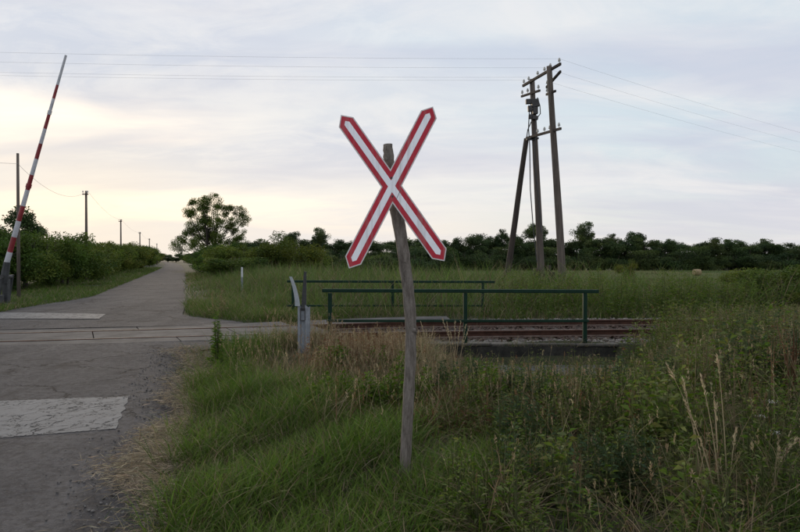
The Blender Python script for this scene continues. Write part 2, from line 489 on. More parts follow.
# crop field beyond the reeds
fx = np.linspace(-8, 190, 60); fy = np.linspace(72, 129, 12)
FX, FY = np.meshgrid(fx, fy); FX = np.maximum(FX, xr(FY) + 26)
ii = np.arange(FX.size).reshape(FX.shape)
q = np.stack([ii[:-1, :-1], ii[:-1, 1:], ii[1:, 1:], ii[1:, :-1]], -1).reshape(-1, 4)
field = obj('field', np_mesh('field', np.stack([FX, FY, h(FX, FY) + 0.22], -1), q, smooth=True), M['field_stubble'])
tag(field, kind='structure')

# road: two sheets, one each side of the track
def strip(name, fn, nu, nv, mat, parent=None, smooth=True):
    U, Vv = np.meshgrid(np.linspace(0, 1, nu), np.linspace(0, 1, nv))
    pts = fn(U, Vv)
    ii = np.arange(nu * nv).reshape(nv, nu)
    q = np.stack([ii[:-1, :-1], ii[:-1, 1:], ii[1:, 1:], ii[1:, :-1]], -1).reshape(-1, 4)
    return obj(name, np_mesh(name, pts, q, smooth=smooth), mat, parent)
EDGE = 1.52                        # half width of the crossing deck
def edge_y(u, sgn):
    """where column u of the road meets the deck edge"""
    x = -0.345 * 14 - 5.85 * (1 - u)
    for _ in range(6):
        y = ytrack(x) + sgn * EDGE
        x = -0.345 * y - 5.85 * (1 - u)
    return y
def wob(y, s):
    f = 1 - ss(11, 16, y)
    return 0.10 * np.sin(y * .45 + s) + f * (0.05 * np.sin(y * 3.1 + 2 * s) + 0.03 * np.sin(y * 7.3 + s))
def road_near(U, V):
    y0 = -25.0; y1 = edge_y(U, -1)
    Y = y0 + (y1 - y0) * V
    flare = 1.6 * ss(10.5, 13.0, Y)
    X = xl(Y) - 0.3 + (xr(Y) - xl(Y) + 0.3 + flare) * U + (U > 0.999) * wob(Y, 1) - (U < 0.001) * wob(Y, 2)
    Z = 0.002 + 0.02 * (1 - (2 * U - 1) ** 2) - 0.012 * (U > 0.95)
    Z = Z + ss(11.0, 12.6, Y) * (ztrack(X) - 0.012 - 0.002)
    return np.stack([X, Y, Z], -1)
def road_far(U, V):
    y0 = edge_y(U, 1); y1 = 420.0
    Y = y0 + (y1 - y0) * V ** 2.2
    X = xl(Y) + (xr(Y) - xl(Y)) * U + (U > 0.999) * wob(Y, 3) - (U < 0.001) * wob(Y, 4)
    X = X + (U ** 2) * 1.5 * (1 - ss(15.5, 18.5, Y))
    Z = 0.002 + 0.02 * (1 - (2 * U - 1) ** 2)
    Z = Z + (1 - ss(15.6, 18.0, Y)) * (ztrack(X) - 0.012 - 0.002)
    return np.stack([X, Y, Z], -1)
r1 = tag(strip('road', road_near, 40, 140, M['asphalt']), kind='structure')
r2 = tag(strip('road', road_far, 30, 160, M['asphalt']), kind='structure')

# worn stop bars (quads that follow the crown of the road)
def bar(name, x0, x1, yc0, yc1, label):
    # x0/x1: fraction across the road; yc0/yc1: near and far edge at each end
    def fn(U, V):
        f = x0 + (x1 - x0) * U
        Y = yc0[0] + (yc0[1] - yc0[0]) * U + V * ((yc1[0] + (yc1[1] - yc1[0]) * U) - (yc0[0] + (yc0[1] - yc0[0]) * U))
        e = (V < 0.01) * 0.012 * np.sin(U * 260) * np.sin(U * 43) - (V > 0.99) * 0.012 * np.sin(U * 197 + 1)
        Y = Y + e
        X = xl(Y) + 5.85 * f + (U > 0.99) * 0.02 * np.sin(V * 25) - 0.0
        Z = 0.002 + 0.02 * (1 - (2 * f - 1) ** 2) + 0.004
        return np.stack([X, Y, Z], -1)
    o = strip(name, fn, 90, 10, M['old_paint'])
    return tag(o, kind='structure')
b1 = bar('stop_line', 0.50, 0.885, (5.2, 5.95), (6.9, 7.35), None)
b2 = bar('stop_line', 0.02, 0.60, (17.0, 16.75), (19.0, 18.2), None)
# lift the far one on the ramp
me = b2.data
for v in me.vertices: v.co.z += (1 - float(ss(15.6, 18.0, v.co.y))) * float(ztrack(v.co.x)) + 0.004

# ------------------------------------------------------------------ railway
def tr_pt(X, off, dz=0.0):
    """point on the track: off metres to the far side of the centre line"""
    y = ytrack(X); sl = 0.10 - 0.006 * X
    L = math.sqrt(1 + sl * sl)
    nxv, nyv = -sl / L, 1 / L
    c = float(cant(X)) * off / 0.75
    return (X + nxv * off, float(y) + nyv * off, float(ztrack(X)) + c + dz)
track = empty('railway_track', (0, 14.15, 0))
tag(track, 'single railway track with two rusty rails on pale ballast crossing the road', 'railway track')
inv = Matrix.Translation((0, -14.15, 0))
prof = [(-0.075, -0.150), (0.075, -0.150), (0.075, -0.138), (0.012, -0.118), (0.012, -0.045), (0.036, -0.035), (0.036, -0.004), (0.030, 0.0), (-0.030, 0.0), (-0.036, -0.004), (-0.036, -0.035), (-0.012, -0.045), (-0.012, -0.118), (-0.075, -0.138)]
def rail(sgn):
    xs = np.arange(-46, 46.01, 0.8); v = []; f = []; n = len(prof)
    for X in xs:
        for (a, z) in prof:
            x, y, zz = tr_pt(X, sgn * 0.755 + a, z); v.append((x, y - 14.15, zz))
    for i in range(len(xs) - 1):
        for k in range(n):
            k2 = (k + 1) % n
            f.append((i * n + k, i * n + k2, (i + 1) * n + k2, (i + 1) * n + k))
    mb = MB(); mb.v = v; mb.f = f
    return mb.build('rail', M['rail_steel'], track)
rail(-1); rail(1)
slp = MB().box((0, 0, 0), (0.25, 2.5, 0.15), bev=0.015).mesh('sleeper')
slp.materials.append(M['wood_sleeper'])
X = -1.2
while X < 24:
    c = tr_pt(X, 0, -0.15 - 0.076)
    o = bpy.data.objects.new('sleeper', slp); link(o, track)
    o.location = (c[0], c[1] - 14.15, c[2]); o.rotation_euler = (math.atan(float(cant(X)) / 0.75), 0, math.atan(0.10 - 0.006 * X) + random.uniform(-.01, .01))
    X += 0.62
# ballast stones: one heap of low stones
def stones(name, P, S, mat, parent, cols=None):
    base = np.array([(1, 0, 0), (-1, 0, 0), (0, 1, 0), (0, -1, 0), (0, 0, .8), (0, 0, -.8)], float)
    tri = np.array([(0, 2, 4), (2, 1, 4), (1, 3, 4), (3, 0, 4), (2, 0, 5), (1, 2, 5), (3, 1, 5), (0, 3, 5)])
    n = len(P)
    B = base[None] * (1 + rng.uniform(-.35, .35, (n, 6, 1))) * S[:, None, None]
    a = rng.uniform(0, 6.28, n); ca, sa = np.cos(a), np.sin(a)
    x = B[..., 0] * ca[:, None] - B[..., 1] * sa[:, None]; y = B[..., 0] * sa[:, None] + B[..., 1] * ca[:, None]
    tl = rng.uniform(-.7, .7, n); z = B[..., 2] * np.cos(tl)[:, None] + x * np.sin(tl)[:, None]; x = x * np.cos(tl)[:, None] - B[..., 2] * np.sin(tl)[:, None]
    V = np.stack([x, y, z], -1) + P[:, None, :]
    Fc = (tri[None] + (np.arange(n) * 6)[:, None, None]).reshape(-1, 3)
    me = np_mesh(name, V, None, Fc)
    if cols is not None: add_tint(me, np.repeat(cols, 6, 0))
    return obj(name, me, mat, parent)
m, t, o = new_mat('stone'); at = t.nodes.new('ShaderNodeAttribute'); at.attribute_name = 'tint'
finish(t, o, at.outputs['Color'], 0.95); M['stone'] = m
def stone_cols(n, a, b):
    k = rng.uniform(0, 1, (n, 1)); c = np.array(a) * (1 - k) + np.array(b) * k
    return c * rng.uniform(.75, 1.2, (n, 1))
n = 16000
bx = rng.uniform(-1.6, 14, n); bo = rng.uniform(-2.45, 2.3, n)
BP = np.array([tr_pt(a, b, -0.165 - 0.05 * max(0, abs(b) - 1.3) + random.uniform(-.03, .02)) for a, b in zip(bx, bo)])
BP[:, 1] -= 14.15
bcol = stone_cols(n, (0.13, 0.115, 0.105), (0.25, 0.225, 0.205))
k_ = np.abs(bo) < 1.15
bcol[k_] = stone_cols(int(k_.sum()), (0.045, 0.028, 0.022), (0.11, 0.075, 0.06))
bl = stones('ballast', BP, rng.uniform(.025, .055, n), M['stone'], track, bcol)
tag(bl, kind='stuff')

# crossing deck: concrete panels, one by one
deck = empty('crossing_deck', (-6, 13.5, 0))
tag(deck, 'weathered grey concrete panels filling the road between and beside the rails', 'crossing deck')
def panel(xa, xb, oa, ob, dz, skew=0.0):
    mb = MB(); nseg = 6
    top = []; 
    def pt(X, off, z):
        x, y, zz = tr_pt(X + skew * off, off, z); return (x + 6, y - 13.5, zz)
    b = len(mb.v)
    g = 0.012
    xsn = np.linspace(xa + g, xb - g, nseg + 1)
    ring = [(oa, -0.14), (oa, dz - .012), (oa + .015, dz), (ob - .015, dz), (ob, dz - .012), (ob, -0.14)]
    for X in xsn:
        for off, z in ring: mb.v.append(pt(X, off, z + random.uniform(-.003, .003)))
    n = len(ring)
    for i in range(nseg):
        for k in range(n):
            k2 = (k + 1) % n
            mb.f.append([i * n + k, i * n + k2, (i + 1) * n + k2, (i + 1) * n + k])
    mb.f.append(list(range(n))); mb.f.append([nseg * n + k for k in range(n)])
    return mb.build('concrete_panel', M['panel_concrete'], deck)
SK = -0.35
joints = [-15.6, -12.6, -9.6, -6.6, -3.7, -1.75]
for a, bb in zip(joints[:-1], joints[1:]):
    panel(a, bb, -0.665, 0.665, random.uniform(-.012, -.002), SK)
for a, bb in zip([-16, -12.9, -9.2, -5.0], [-12.9, -9.2, -5.0, -3.0]):
    panel(a, bb, -1.50, -0.815, random.uniform(-.018, -.008), SK)
for a, bb in zip([-15.5, -12.2, -8.9, -5.6, -2.2], [-12.2, -8.9, -5.6, -2.2, 1.35]):
    panel(a, bb, 0.815, 1.66, random.uniform(-.012, -.004), SK if bb < 1 else 0)

# ------------------------------------------------------------------ culvert: headwall and apron
cul = empty('culvert_headwall', (1.2, 11.9, -0.4))
tag(cul, 'low dark concrete culvert headwall with grey apron below the near green railing', 'headwall')
MB().box((0.1, 0.02, 0.165), (5.6, 0.26, 0.45), bev=0.02).build('wall', M['concrete_dark'], cul)
for i in range(7):
    MB().box((-2.3 + i * 0.81, 0.03 + random.uniform(-.02, .02), 0.408 + random.uniform(-.012, .008)), (0.80, 0.30, 0.05), rot=Matrix.Rotation(random.uniform(-.015, .015), 3, 'Y'), bev=0.012).build('coping_stone', M['concrete'], cul)
mb = MB()
for i in range(5):
    mb.box((-1.35 + i * 0.98, -0.62, 0.0 + random.uniform(-.006, .006)), (0.955, 0.96, 0.08), bev=0.012)
    mb.build('apron_slab', M['apron'], cul); mb = MB()

# ------------------------------------------------------------------ green railings
def railing(Y, base, xs, x0, x1, ztop, zmid, xm0, xm1, label, sec=0.075):
    r = empty('railing', ((x0 + x1) / 2, Y, base)); ox = (x0 + x1) / 2
    tag(r, label, 'railing', 'green railings along the track')
    for x in xs:
        MB().box((x - ox, 0, (ztop - base - sec / 2) / 2), (sec, sec * 0.85, ztop - base - sec / 2 - 0.002), bev=0.006).build('post', M['green_paint'], r)
    MB().box(((x0 + x1) / 2 - ox, 0, ztop - base), (x1 - x0, sec * 1.05, sec * 0.9), rot=Matrix.Rotation(0.003, 3, 'Y'), bev=0.008).build('top_rail', M['green_paint'], r)
    MB().box(((xm0 + xm1) / 2 - ox, -sec * 0.45 - 0.018, zmid - base), (xm1 - xm0, 0.035, sec * 0.7), bev=0.006).build('middle_rail', M['green_paint'], r)
    return r
railing(11.9, 0.03, (-1.34, 1.25, 3.54), -1.49, 3.80, CAMH - (291 - HOR) * 11.9 / F, 0.46, -1.4, 3.6, 'dark green steel railing on the near side of the track above the culvert')
railing(17.6, -0.02, (-3.03, -0.21, 2.34), -3.2, 2.68, CAMH - (281.7 - HOR) * 17.6 / F, 0.32, -3.2, 2.4, 'dark green steel railing on the far side of the track before the reeds')

# ------------------------------------------------------------------ crossbuck sign and its crooked post
SD = 4.56
def plane_pt(px, py): return ((px - 392) / F * SD, -(py - 187.5) / F * SD)
armA = [plane_pt(340.6, 114.0), plane_pt(444.2, 261.3)]
armB = [plane_pt(433.2, 105.4), plane_pt(349.4, 268.6)]
PX = SD / F
def cross_poly(hw, inset):
    """outline of two crossing pointed strips, half width hw, ends pulled in"""
    arms = []
    for a, b in (armA, armB):
        a = Vector(a); b = Vector(b); d = (b - a).normalized(); nrm = Vector((-d.y, d.x))
        ap0 = a + d * inset; ap1 = b - d * inset
        arms.append((ap0, ap1, d, nrm))
    c = None
    ends = []
    for ap0, ap1, d, nrm in arms:
        ends.append((ap0, -d, nrm)); ends.append((ap1, d, nrm))
    # order the ends round the centre
    cen = sum((e[0] for e in ends), Vector((0, 0))) / 4
    ends.sort(key=lambda e: math.atan2(*(e[0] - cen).yx))
    pts = []
    def isect(p, d, q, e):
        det = d.x * (-e.y) + e.x * d.y
        r = q - p
        s = (r.x * (-e.y) + e.x * r.y) / det
        return p + d * s
    for i in range(4):
        ap, d, _ = ends[i]; left = Vector((-d.y, d.x))
        sh = ap - d * hw * 1.02
        pts += [sh - left * hw, ap, sh + left * hw]
        ap2, d2, _ = ends[(i + 1) % 4]; left2 = Vector((-d2.y, d2.x))
        pts.append(isect(sh + left * hw, d, ap2 - left2 * hw, d2))
    return [tuple(p) for p in pts]
sgn = empty('crossbuck_sign', (P3(392, 187.5, SD)))
tag(sgn, 'red and white crossbuck railway sign fixed to a crooked wooden post', 'sign')
sgn.rotation_euler = (R(-4), 0, 0)
MB().prism(cross_poly(8.9 * PX, 0), -0.002, 0.002).build('backing_plate', M['film_grey'], sgn)
MB().prism(cross_poly(7.7 * PX, 1.6 * PX), -0.0032, -0.0021).build('red_border', M['film_red'], sgn)
MB().prism(cross_poly(3.0 * PX, 7.6 * PX), -0.0044, -0.0033).build('white_centre', M['film_white'], sgn)
# the seam where the lower right blade was cut on
p0 = plane_pt(396.4, 199.5); p1 = plane_pt(400.5, 190.3)
mb = MB(); dv = (Vector(p1) - Vector(p0)).normalized(); nv = Vector((-dv.y, dv.x)) * 0.0016
mb.prism([tuple(Vector(p0) + nv), tuple(Vector(p1) + nv), tuple(Vector(p1) - nv), tuple(Vector(p0) - nv)], -0.0049, -0.0045)
mb.build('seam', M['dark_steel'], sgn)
for px, py in ((391.5, 178), (392.5, 196.5)):
    x, z = plane_pt(px, py)
    MB().tube([(x, -0.0095, z), (x, 0.06, z)], 0.008, 6).build('bolt', M['dark_steel'], sgn)
# post
post = empty('sign_post', (P3(405, 478, 4.64).x, 4.64, 0))
tag(post, 'crooked grey wooden stake with knots carrying the crossbuck sign', 'post')
keys = [(404.5, 492), (405, 470), (406.5, 440), (408.5, 400), (410.5, 360), (410.8, 325), (409, 296), (405.5, 268), (401.5, 240), (398.5, 221), (396.2, 212), (392.8, 203), (391.6, 190), (390.2, 172), (388.6, 156), (387.8, 144.5)]
rad = [6.3, 6.0, 5.7, 5.6, 5.6, 5.5, 5.9, 5.9, 6.0, 6.4, 6.2, 5.2, 5.0, 5.0, 5.2, 4.6]
pts = []
rr = []
for i in range(len(keys) - 1):
    for k in range(4):
        u = k / 4
        pts.append(P3(keys[i][0] * (1 - u) + keys[i + 1][0] * u, keys[i][1] * (1 - u) + keys[i + 1][1] * u, 4.64))
        rr.append((rad[i] * (1 - u) + rad[i + 1] * u) * 4.64 / F * random.uniform(.95, 1.05))
pts.append(P3(*keys[-1], 4.64)); rr.append(rad[-1] * 4.64 / F)
pts = [p + Vector((0, 0.045 * (p.z < 1.6), 0)) * 0 - post.location for p in pts]
# smooth the line a little
for _ in range(2):
    pts = [pts[0]] + [(pts[i - 1] + pts[i] * 2 + pts[i + 1]) / 4 for i in range(1, len(pts) - 1)] + [pts[-1]]
stem = MB().tube(pts, rr, 12, jitter=0.06).build('stake', M['bark_post'], post, smooth=True)
for kx, ky, s in ((401, 214, 1.0), (412.5, 330, .8), (388, 160, .7), (404, 262, .7)):
    p = P3(kx, ky, 4.62) - post.location
    q0 = P3(kx - (3 if kx < 405 else -2), ky + 3, 4.64) - post.location
    MB().tube([q0, (q0 + p) / 2, p + Vector((0.012 * (1 if kx > 398 else -1), -0.025, 0.006))], [0.030 * s, 0.026 * s, 0.016 * s], 8, jitter=.1).build('knot', M['bark_post'], post, smooth=True)

# ------------------------------------------------------------------ bent steel post
sp_ = empty('bent_steel_post', (-1.60, 10.3, 0.0))
tag(sp_, 'galvanised steel channel post with its split top bent over, beside the railing', 'post')
w = 0.20
def zpx(py): return CAMH + (HOR - py) / F * 10.3
mb = MB()
tk = 0.012
ztop = zpx(305)
sec = [(-.100, .075), (-.098, .012), (-.090, .0), (-.058, .0), (-.046, .030), (-.012, .034), (.016, .030), (.028, .002), (.080, .004), (.094, .016), (.100, .075)]
inn = [(x * .91 + (.0), y + .011) for x, y in sec]
loop = sec + inn[::-1]
nn = len(loop)
for zlev in (0.0, .3, .6, ztop - .02):
    mb.v += [(x, y + .004 * math.sin(zlev * 9), zlev + (.02 * math.sin(x * 60) if zlev > .7 else 0)) for x, y in loop]
for i in range(3):
    for k in range(nn):
        k2 = (k + 1) % nn
        mb.f.append([i * nn + k, i * nn + k2, (i + 1) * nn + k2, (i + 1) * nn + k])
mb.f += [[3 * nn + k, 3 * nn + k + 1, 3 * nn + nn - 2 - k, 3 * nn + nn - 1 - k] for k in range(len(sec) - 1)]
mb.build('channel', M['galv'], sp_)
for zz_ in (ztop - .05, ztop - .26):
    MB().box((-0.014, 0.012, zz_), (0.05, 0.03, 0.016)).build('bracket', M['dark_steel'], sp_)
MB().box((0.026, -0.004, ztop - .155), (0.012, 0.012, 0.2)).build('bracket', M['dark_steel'], sp_)
MB().box((-0.052, -0.002, ztop - .155), (0.012, 0.012, 0.2)).build('bracket', M['dark_steel'], sp_)
# bent left flange
mb = MB(); path = [(297.5, 306), (297.2, 300), (296.3, 294), (294.8, 287), (293.0, 281), (291.4, 276.5)]
pv = [Vector(((px - 400) / F * 10.3 + 1.60, -0.01 - 0.015 * i, zpx(py))) for i, (px, py) in enumerate(path)]
for i in range(len(pv) - 1):
    for s0, s1 in ((0, 1),):
        hw0 = 0.042 - 0.004 * i; hw1 = 0.042 - 0.004 * (i + 1)
        a, b_ = pv[i], pv[i + 1]
        mb.v += [tuple(a + Vector((-hw0, 0, 0))), tuple(a + Vector((hw0, 0, 0))), tuple(b_ + Vector((hw1, 0, 0))), tuple(b_ + Vector((-hw1, 0, 0))),
                 tuple(a + Vector((-hw0, .01, 0))), tuple(a + Vector((hw0, .01, 0))), tuple(b_ + Vector((hw1, .01, 0))), tuple(b_ + Vector((-hw1, .01, 0)))]
        k = len(mb.v) - 8
        mb.f += [[k, k + 1, k + 2, k + 3], [k + 7, k + 6, k + 5, k + 4], [k, k + 3, k + 7, k + 4], [k + 1, k + 5, k + 6, k + 2]]
        if i == len(pv) - 2: mb.f.append([k + 3, k + 2, k + 6, k + 7])
mb.build('bent_flange', M['galv_light'], sp_)
xa = (302 - 400) / F * 10.3 + 1.6; xb = (306 - 400) / F * 10.3 + 1.6
mb = MB().prism([(xa - .02, ztop - .1), (xb, ztop - .1), (xb, zpx(274)), (xb + .016, zpx(271)), (xb - .005, zpx(272.5)), (xa + .034, zpx(271.2)), (xa + .022, zpx(276)), (xa + .014, zpx(284)), (xa, zpx(290))], 0.02, 0.045)
mb.build('torn_web', M['machine_grey'], sp_)

# ------------------------------------------------------------------ level crossing barrier
BD = 22.0
bar_root = empty('crossing_barrier', (P3(2, 305, BD).x, BD, h(P3(2, 305, BD).x, BD)))
tag(bar_root, 'raised level crossing barrier with red and white striped boom left of the road', 'barrier')
O = bar_root.location
def bp(px, py, dy=0.0): return P3(px, py, BD) + Vector((0, dy, 0)) - O
seq = [(56, 85.5, 'boom_white'), (85.5, 99, 'boom_red'), (99, 113, 'boom_white'), (113, 129, 'boom_red'), (129, 144, 'boom_white'), (144, 159, 'boom_red'), (159, 175, 'boom_white'), (175, 190, 'boom_red'), (190, 206, 'boom_white'), (206, 221, 'boom_red'), (221, 237, 'boom_white'), (237, 252, 'boom_red'), (252, 262, 'boom_white')]
def bx_(py): return 67.2 + (7.0 - 67.2) * (py - 56) / (262 - 56)
def br_(py): return (1.1 + (2.6 - 1.1) * ((py - 56) / (262 - 56))) * BD / F
for k, (a, c, mt) in enumerate(seq):
    MB().tube([bp(bx_(a), a), bp(bx_(c), c)], [br_(a), br_(c)], 12).build('boom_section', M[mt], bar_root, smooth=False)
for py in (113, 186):
    MB().tube([bp(bx_(py - 2), py - 2), bp(bx_(py + 2), py + 2)], [br_(py) * 1.25] * 2, 12).build('boom_collar', M['boom_white' if py == 113 else 'boom_red'], bar_root)
MB().tube([bp(bx_(262), 262), bp(5.2, 272), bp(3.6, 283)], [0.11, 0.13, 0.12], 8).build('boom_holder', M['machine_grey'], bar_root)
# mast with pivot and counterweight arms
MB().box(bp(2.2, 293) + Vector((0, 0.22, 0)), (0.2, 0.2, 1.05), bev=0.02).build('mast', M['machine_grey'], bar_root)
MB().box(bp(2.2, 306) + Vector((0, 0.2, 0.03)), (0.5, 0.5, 0.12), bev=0.02).build('footing', M['concrete'], bar_root)
MB().tube([bp(4.0, 277, -0.2), bp(4.0, 277, 0.4)], 0.07, 12).build('pivot', M['dark_steel'], bar_root)
for dy in (-0.14, 0.46):
    MB().tube([bp(4.5, 275, dy), bp(2.4, 289, dy), bp(0.5, 300, dy)], [0.05, 0.05, 0.05], 6).build('counterweight_arm', M['machine_grey'], bar_root)
MB().box(bp(0.6, 299) + Vector((0, -0.16, 0)), (0.34, 0.2, 0.30), bev=0.02).build('counterweight', M['machine_grey'], bar_root)

# ------------------------------------------------------------------ utility poles right of centre
UD = 30.0
up = empty('utility_pole', (7.3, 31, 0))
up.location.z = float(h(7.3, 31))
tag(up, 'tall double wooden utility pole with slanting strut and insulator crossarms', 'utility pole')
O2 = up.location.copy()
def u3(px, py, d): return P3(px, py, d) - O2
def pole_line(p_bot, p_top, d, zg=None):
    a = P3(*p_bot, d); b_ = P3(*p_top, d)
    dirv = (a - b_)
    k = (b_.z - (float(h(a.x, a.y)) - 0.25)) / (b_.z - a.z)
    return b_ + dirv * k, b_
def mkpole(name, pb, pt_, d, r0, r1, mat):
    a, b_ = pole_line(pb, pt_, d)
    pts = []; rs = []
    for i in range(9):
        u = i / 8
        pts.append(a.lerp(b_, u) - O2 + Vector((math.sin(u * 5) * .02, 0, 0))); rs.append((r0 * (1 - u) + r1 * u))
    return MB().tube(pts, rs, 12, jitter=.03).build(name, mat, up, smooth=True)
DC, DR, DS = 32.0, 30.0, 32.3
mkpole('pole', (541, 280), (532, 80), DC, 0.20, 0.13, M['pole_wood'])
mkpole('pole', (562.5, 283), (549, 67), DR, 0.20, 0.13, M['pole_wood'])
mkpole('strut', (507, 275), (526.5, 139), DS, 0.17, 0.13, M['pole_tar'])
# footing stubs beside the centre pole
fb = P3(541, 280, DC); zg = float(h(fb.x, fb.y))
for dx, dy, hh, s in ((-0.32, -0.2, 1.35, .24), (0.34, -0.25, 1.5, .2), (0.6, 0.0, 1.15, .22)):
    MB().box(Vector((fb.x + dx, fb.y + dy, zg + hh / 2 - 0.1)) - O2, (s, s, hh), bev=.03).build('footing_stub', M['pole_tar'], up)
def arm(pa, da, pb, db, s=0.11):
    a = u3(*pa, da); b_ = u3(*pb, db)
    d = b_ - a
    rot = d.to_track_quat('X', 'Z').to_matrix()
    MB().box((a + b_) / 2, (d.length, s * .8, s), rot=rot, bev=.01).build('crossarm', M['pole_tar'], up)
    return a, b_
insul = MB()
insul.tube([(0, 0, -.10), (0, 0, 0.02)], 0.018, 6)
for z0, z1, r0 in ((0.02, 0.07, .07), (0.075, 0.125, .062), (0.125, 0.17, .045)):
    insul.tube([(0, 0, z0), (0, 0, z0 + .015), (0, 0, z1)], [r0, r0, r0 * .7], 10)
insul_me = insul.mesh('insulator', True); insul_me.materials.append(M['porcelain'])
INS = []
def put_ins(a, b_, fr, up_off=0.14):
    for u in fr:
        p = a.lerp(b_, u) + Vector((0, 0, up_off))
        o = bpy.data.objects.new('insulator', insul_me); link(o, up); o.location = p
        INS.append(p + O2 + Vector((0, 0, 0.13)))
A1 = arm((522.5, 86.5), 32.6, (560, 64.5), 29.2, .13); put_ins(*A1, (.03, .17, .42, .60, .75, .97))
A2 = arm((521, 97), 32.8, (539.5, 91), 31.2); put_ins(*A2, (.05, .35, .92))
A3 = arm((546, 88), 30.9, (560, 72), 29.3, .12); put_ins(*A3, (.06, .25), .13)
A4 = arm((546, 95), 30.9, (555, 91.5), 29.6); put_ins(*A4, (.08, .5), .13)
A5 = arm((526, 138.5), 32.4, (560.5, 128.8), 29.3, .12); put_ins(*A5, (.35, .55, .70, .95), .13)
# ironwork, boxes and leads on the centre pole
for (px, py, wx, hz) in ((527.5, 103, .30, .25), (534, 104.5, .38, .4), (528.8, 110, .22, .3), (534, 112, .26, .35), (529.5, 118, .2, .22), (533.5, 119, .34, .2)):
    MB().box(u3(px, py, DC) + Vector((0, -.2, 0)), (wx, .2, hz), rot=Matrix.Rotation(random.uniform(-.2, .2), 3, 'Y'), bev=.02).build('bracket', M['dark_steel'], up)
for pth in ([(537, 98), (539.5, 106), (540, 114), (537, 118)], [(529, 112), (528.2, 128), (529.4, 145), (530.2, 190), (533, 226), (537, 262)], [(531, 122), (527.5, 130), (526.5, 137)], [(535.5, 120), (534.2, 160), (538.6, 200), (541.5, 232)]):
    MB().tube([u3(x, y, DC - .25) for x, y in pth], 0.026, 6).build('cable', M['dark_steel'], up)
for (px, py) in ((530, 140), (533.5, 139)):
    MB().box(u3(px, py, DC) + Vector((0, -.12, 0)), (.45, .1, .1), bev=.01).build('clamp', M['dark_steel'], up)

# overhead wires, each one a thing
def wire(p, q, sag, label, r=0.0033, group=None):
    n = 40; pts = []
    for i in range(n + 1):
        u = i / n
        v = p.lerp(q, u); v.z -= 4 * sag * u * (1 - u); pts.append(v)
    root = pts[0]
    o = MB().tube([v - root for v in pts], r, 5).build('overhead_wire', M['wire'], None, True)
    o.location = root
    tag(o, label, 'wire', group)
    return o
lw = [(5, 'topmost overhead wire running left from the utility pole', 60, 58.0), (3, 'second overhead wire from the top running left from the utility pole', 60, 58.6), (1, 'third overhead wire from the top running left from the utility pole', 60, 57.4), (0, 'lowest overhead wire running left from the utility pole', 60, 58.0)]
for i, lb, L, dz in lw:
    p = INS[i]
    wire(p, Vector((p.x - 62, p.y - 5.2, p.z + 0.1)), 0.45, lb, group='overhead wires left of the utility pole')
for i, lb, k in ((5, 'upper overhead wire running right from the utility pole into the distance', 0), (3, 'middle overhead wire running right from the utility pole into the distance', 1), (9, 'lower overhead wire running right from the utility pole into the distance', 2)):
    p = INS[i]
    wire(p, Vector((p.x + 62, p.y + 40, p.z - 0.5 - 0.2 * k)), 0.9, lb, group='overhead wires right of the utility pole')

# ------------------------------------------------------------------ roadside poles on the left
def road_pole(px, py, d, r, label, mat='pole_wood'):
    tp = P3(px, py, d); g = float(h(tp.x, tp.y))
    e = empty('telephone_pole', (tp.x, tp.y, g)); tag(e, label, 'telephone pole', 'telephone poles along the road')
    H = tp.z - g
    MB().tube([(0, 0, -.2), (0, 0, H * .5), (0, 0, H)], [r * 1.15, r, r * .8], 8).build('pole', M[mat], e, True)
    if d > 30: MB().box((0, -.02 - r, H - .25), (.42, .06, .07)).build('crossarm', M['pole_tar'], e)
    for sx in ((-.17, .17) if d > 30 else ()):
        o = bpy.data.objects.new('insulator', insul_me); link(o, e); o.location = (sx, -.02 - r, H - .25 + .12); o.scale = (.8, .8, .8)
    return Vector((tp.x + (.17 if d > 30 else r * .8), tp.y - r - .02, tp.z - .02 if d > 30 else tp.z - .45))
TP = [road_pole(18.5, 153.5, 26, .065, 'nearest telephone pole, standing just behind the raised barrier boom'),
      road_pole(86.5, 191, 44.5, .095, 'telephone pole above the bushes, second from the barrier'),
      road_pole(121, 219.5, 76, .10, 'third telephone pole from the barrier along the road'),
      road_pole(140, 232, 108, .11, 'fourth telephone pole from the barrier along the road'),
      road_pole(149.5, 238.5, 142, .12, 'fifth telephone pole from the barrier, far down the road'),
      road_pole(157, 243.5, 180, .12, 'farthest telephone pole down the road')]
for i in range(len(TP) - 1):
    wire(TP[i], TP[i + 1], 0.8 if i == 0 else .5, ['sagging wire between the two nearest telephone poles', 'sagging wire between second and third telephone poles', 'wire between third and fourth telephone poles', 'wire between fourth and fifth telephone poles', 'wire between the two farthest telephone poles'][i], r=.006, group='telephone wires along the road')
wire(TP[0], TP[0] + Vector((-14, -14, .1)), .3, 'short wire leaving the photo left of the nearest telephone pole', r=.006, group='telephone wires along the road')

# ------------------------------------------------------------------ white marker stake, straw bale
ms = P3(242, 291, 31.0)
mk = empty('marker_stake', (ms.x, ms.y, float(h(ms.x, ms.y)))); tag(mk, 'thin white marker stake standing in the grass right of the road', 'marker')
MB().box((0, 0, .35), (.085, .07, .8), bev=.01).build('stake', M['galv'], mk)
MB().box((0, 0, 1.002), (.09, .075, .5), bev=.02).build('white_top', M['stake_white'], mk)
hb = P3(697, 277, 88)
hb = P3(697, 278.5, 88)
bale = empty('straw_bale', (hb.x, 88, float(h(hb.x, 88)) + .22)); bale.scale = (.75, .75, .72); tag(bale, 'small pale straw bale lying alone in the far field', 'straw bale')
mb = MB(); n = 20
prof_b = [(-.62, .50), (-.6, .60), (-.3, .64), (0, .63), (.3, .64), (.6, .60), (.62, .5)]
mb.tube([(x, 0, .62) for x, _ in prof_b], [r_ for _, r_ in prof_b], 20, jitter=.03)
mb.build('roll', M['straw'], bale)
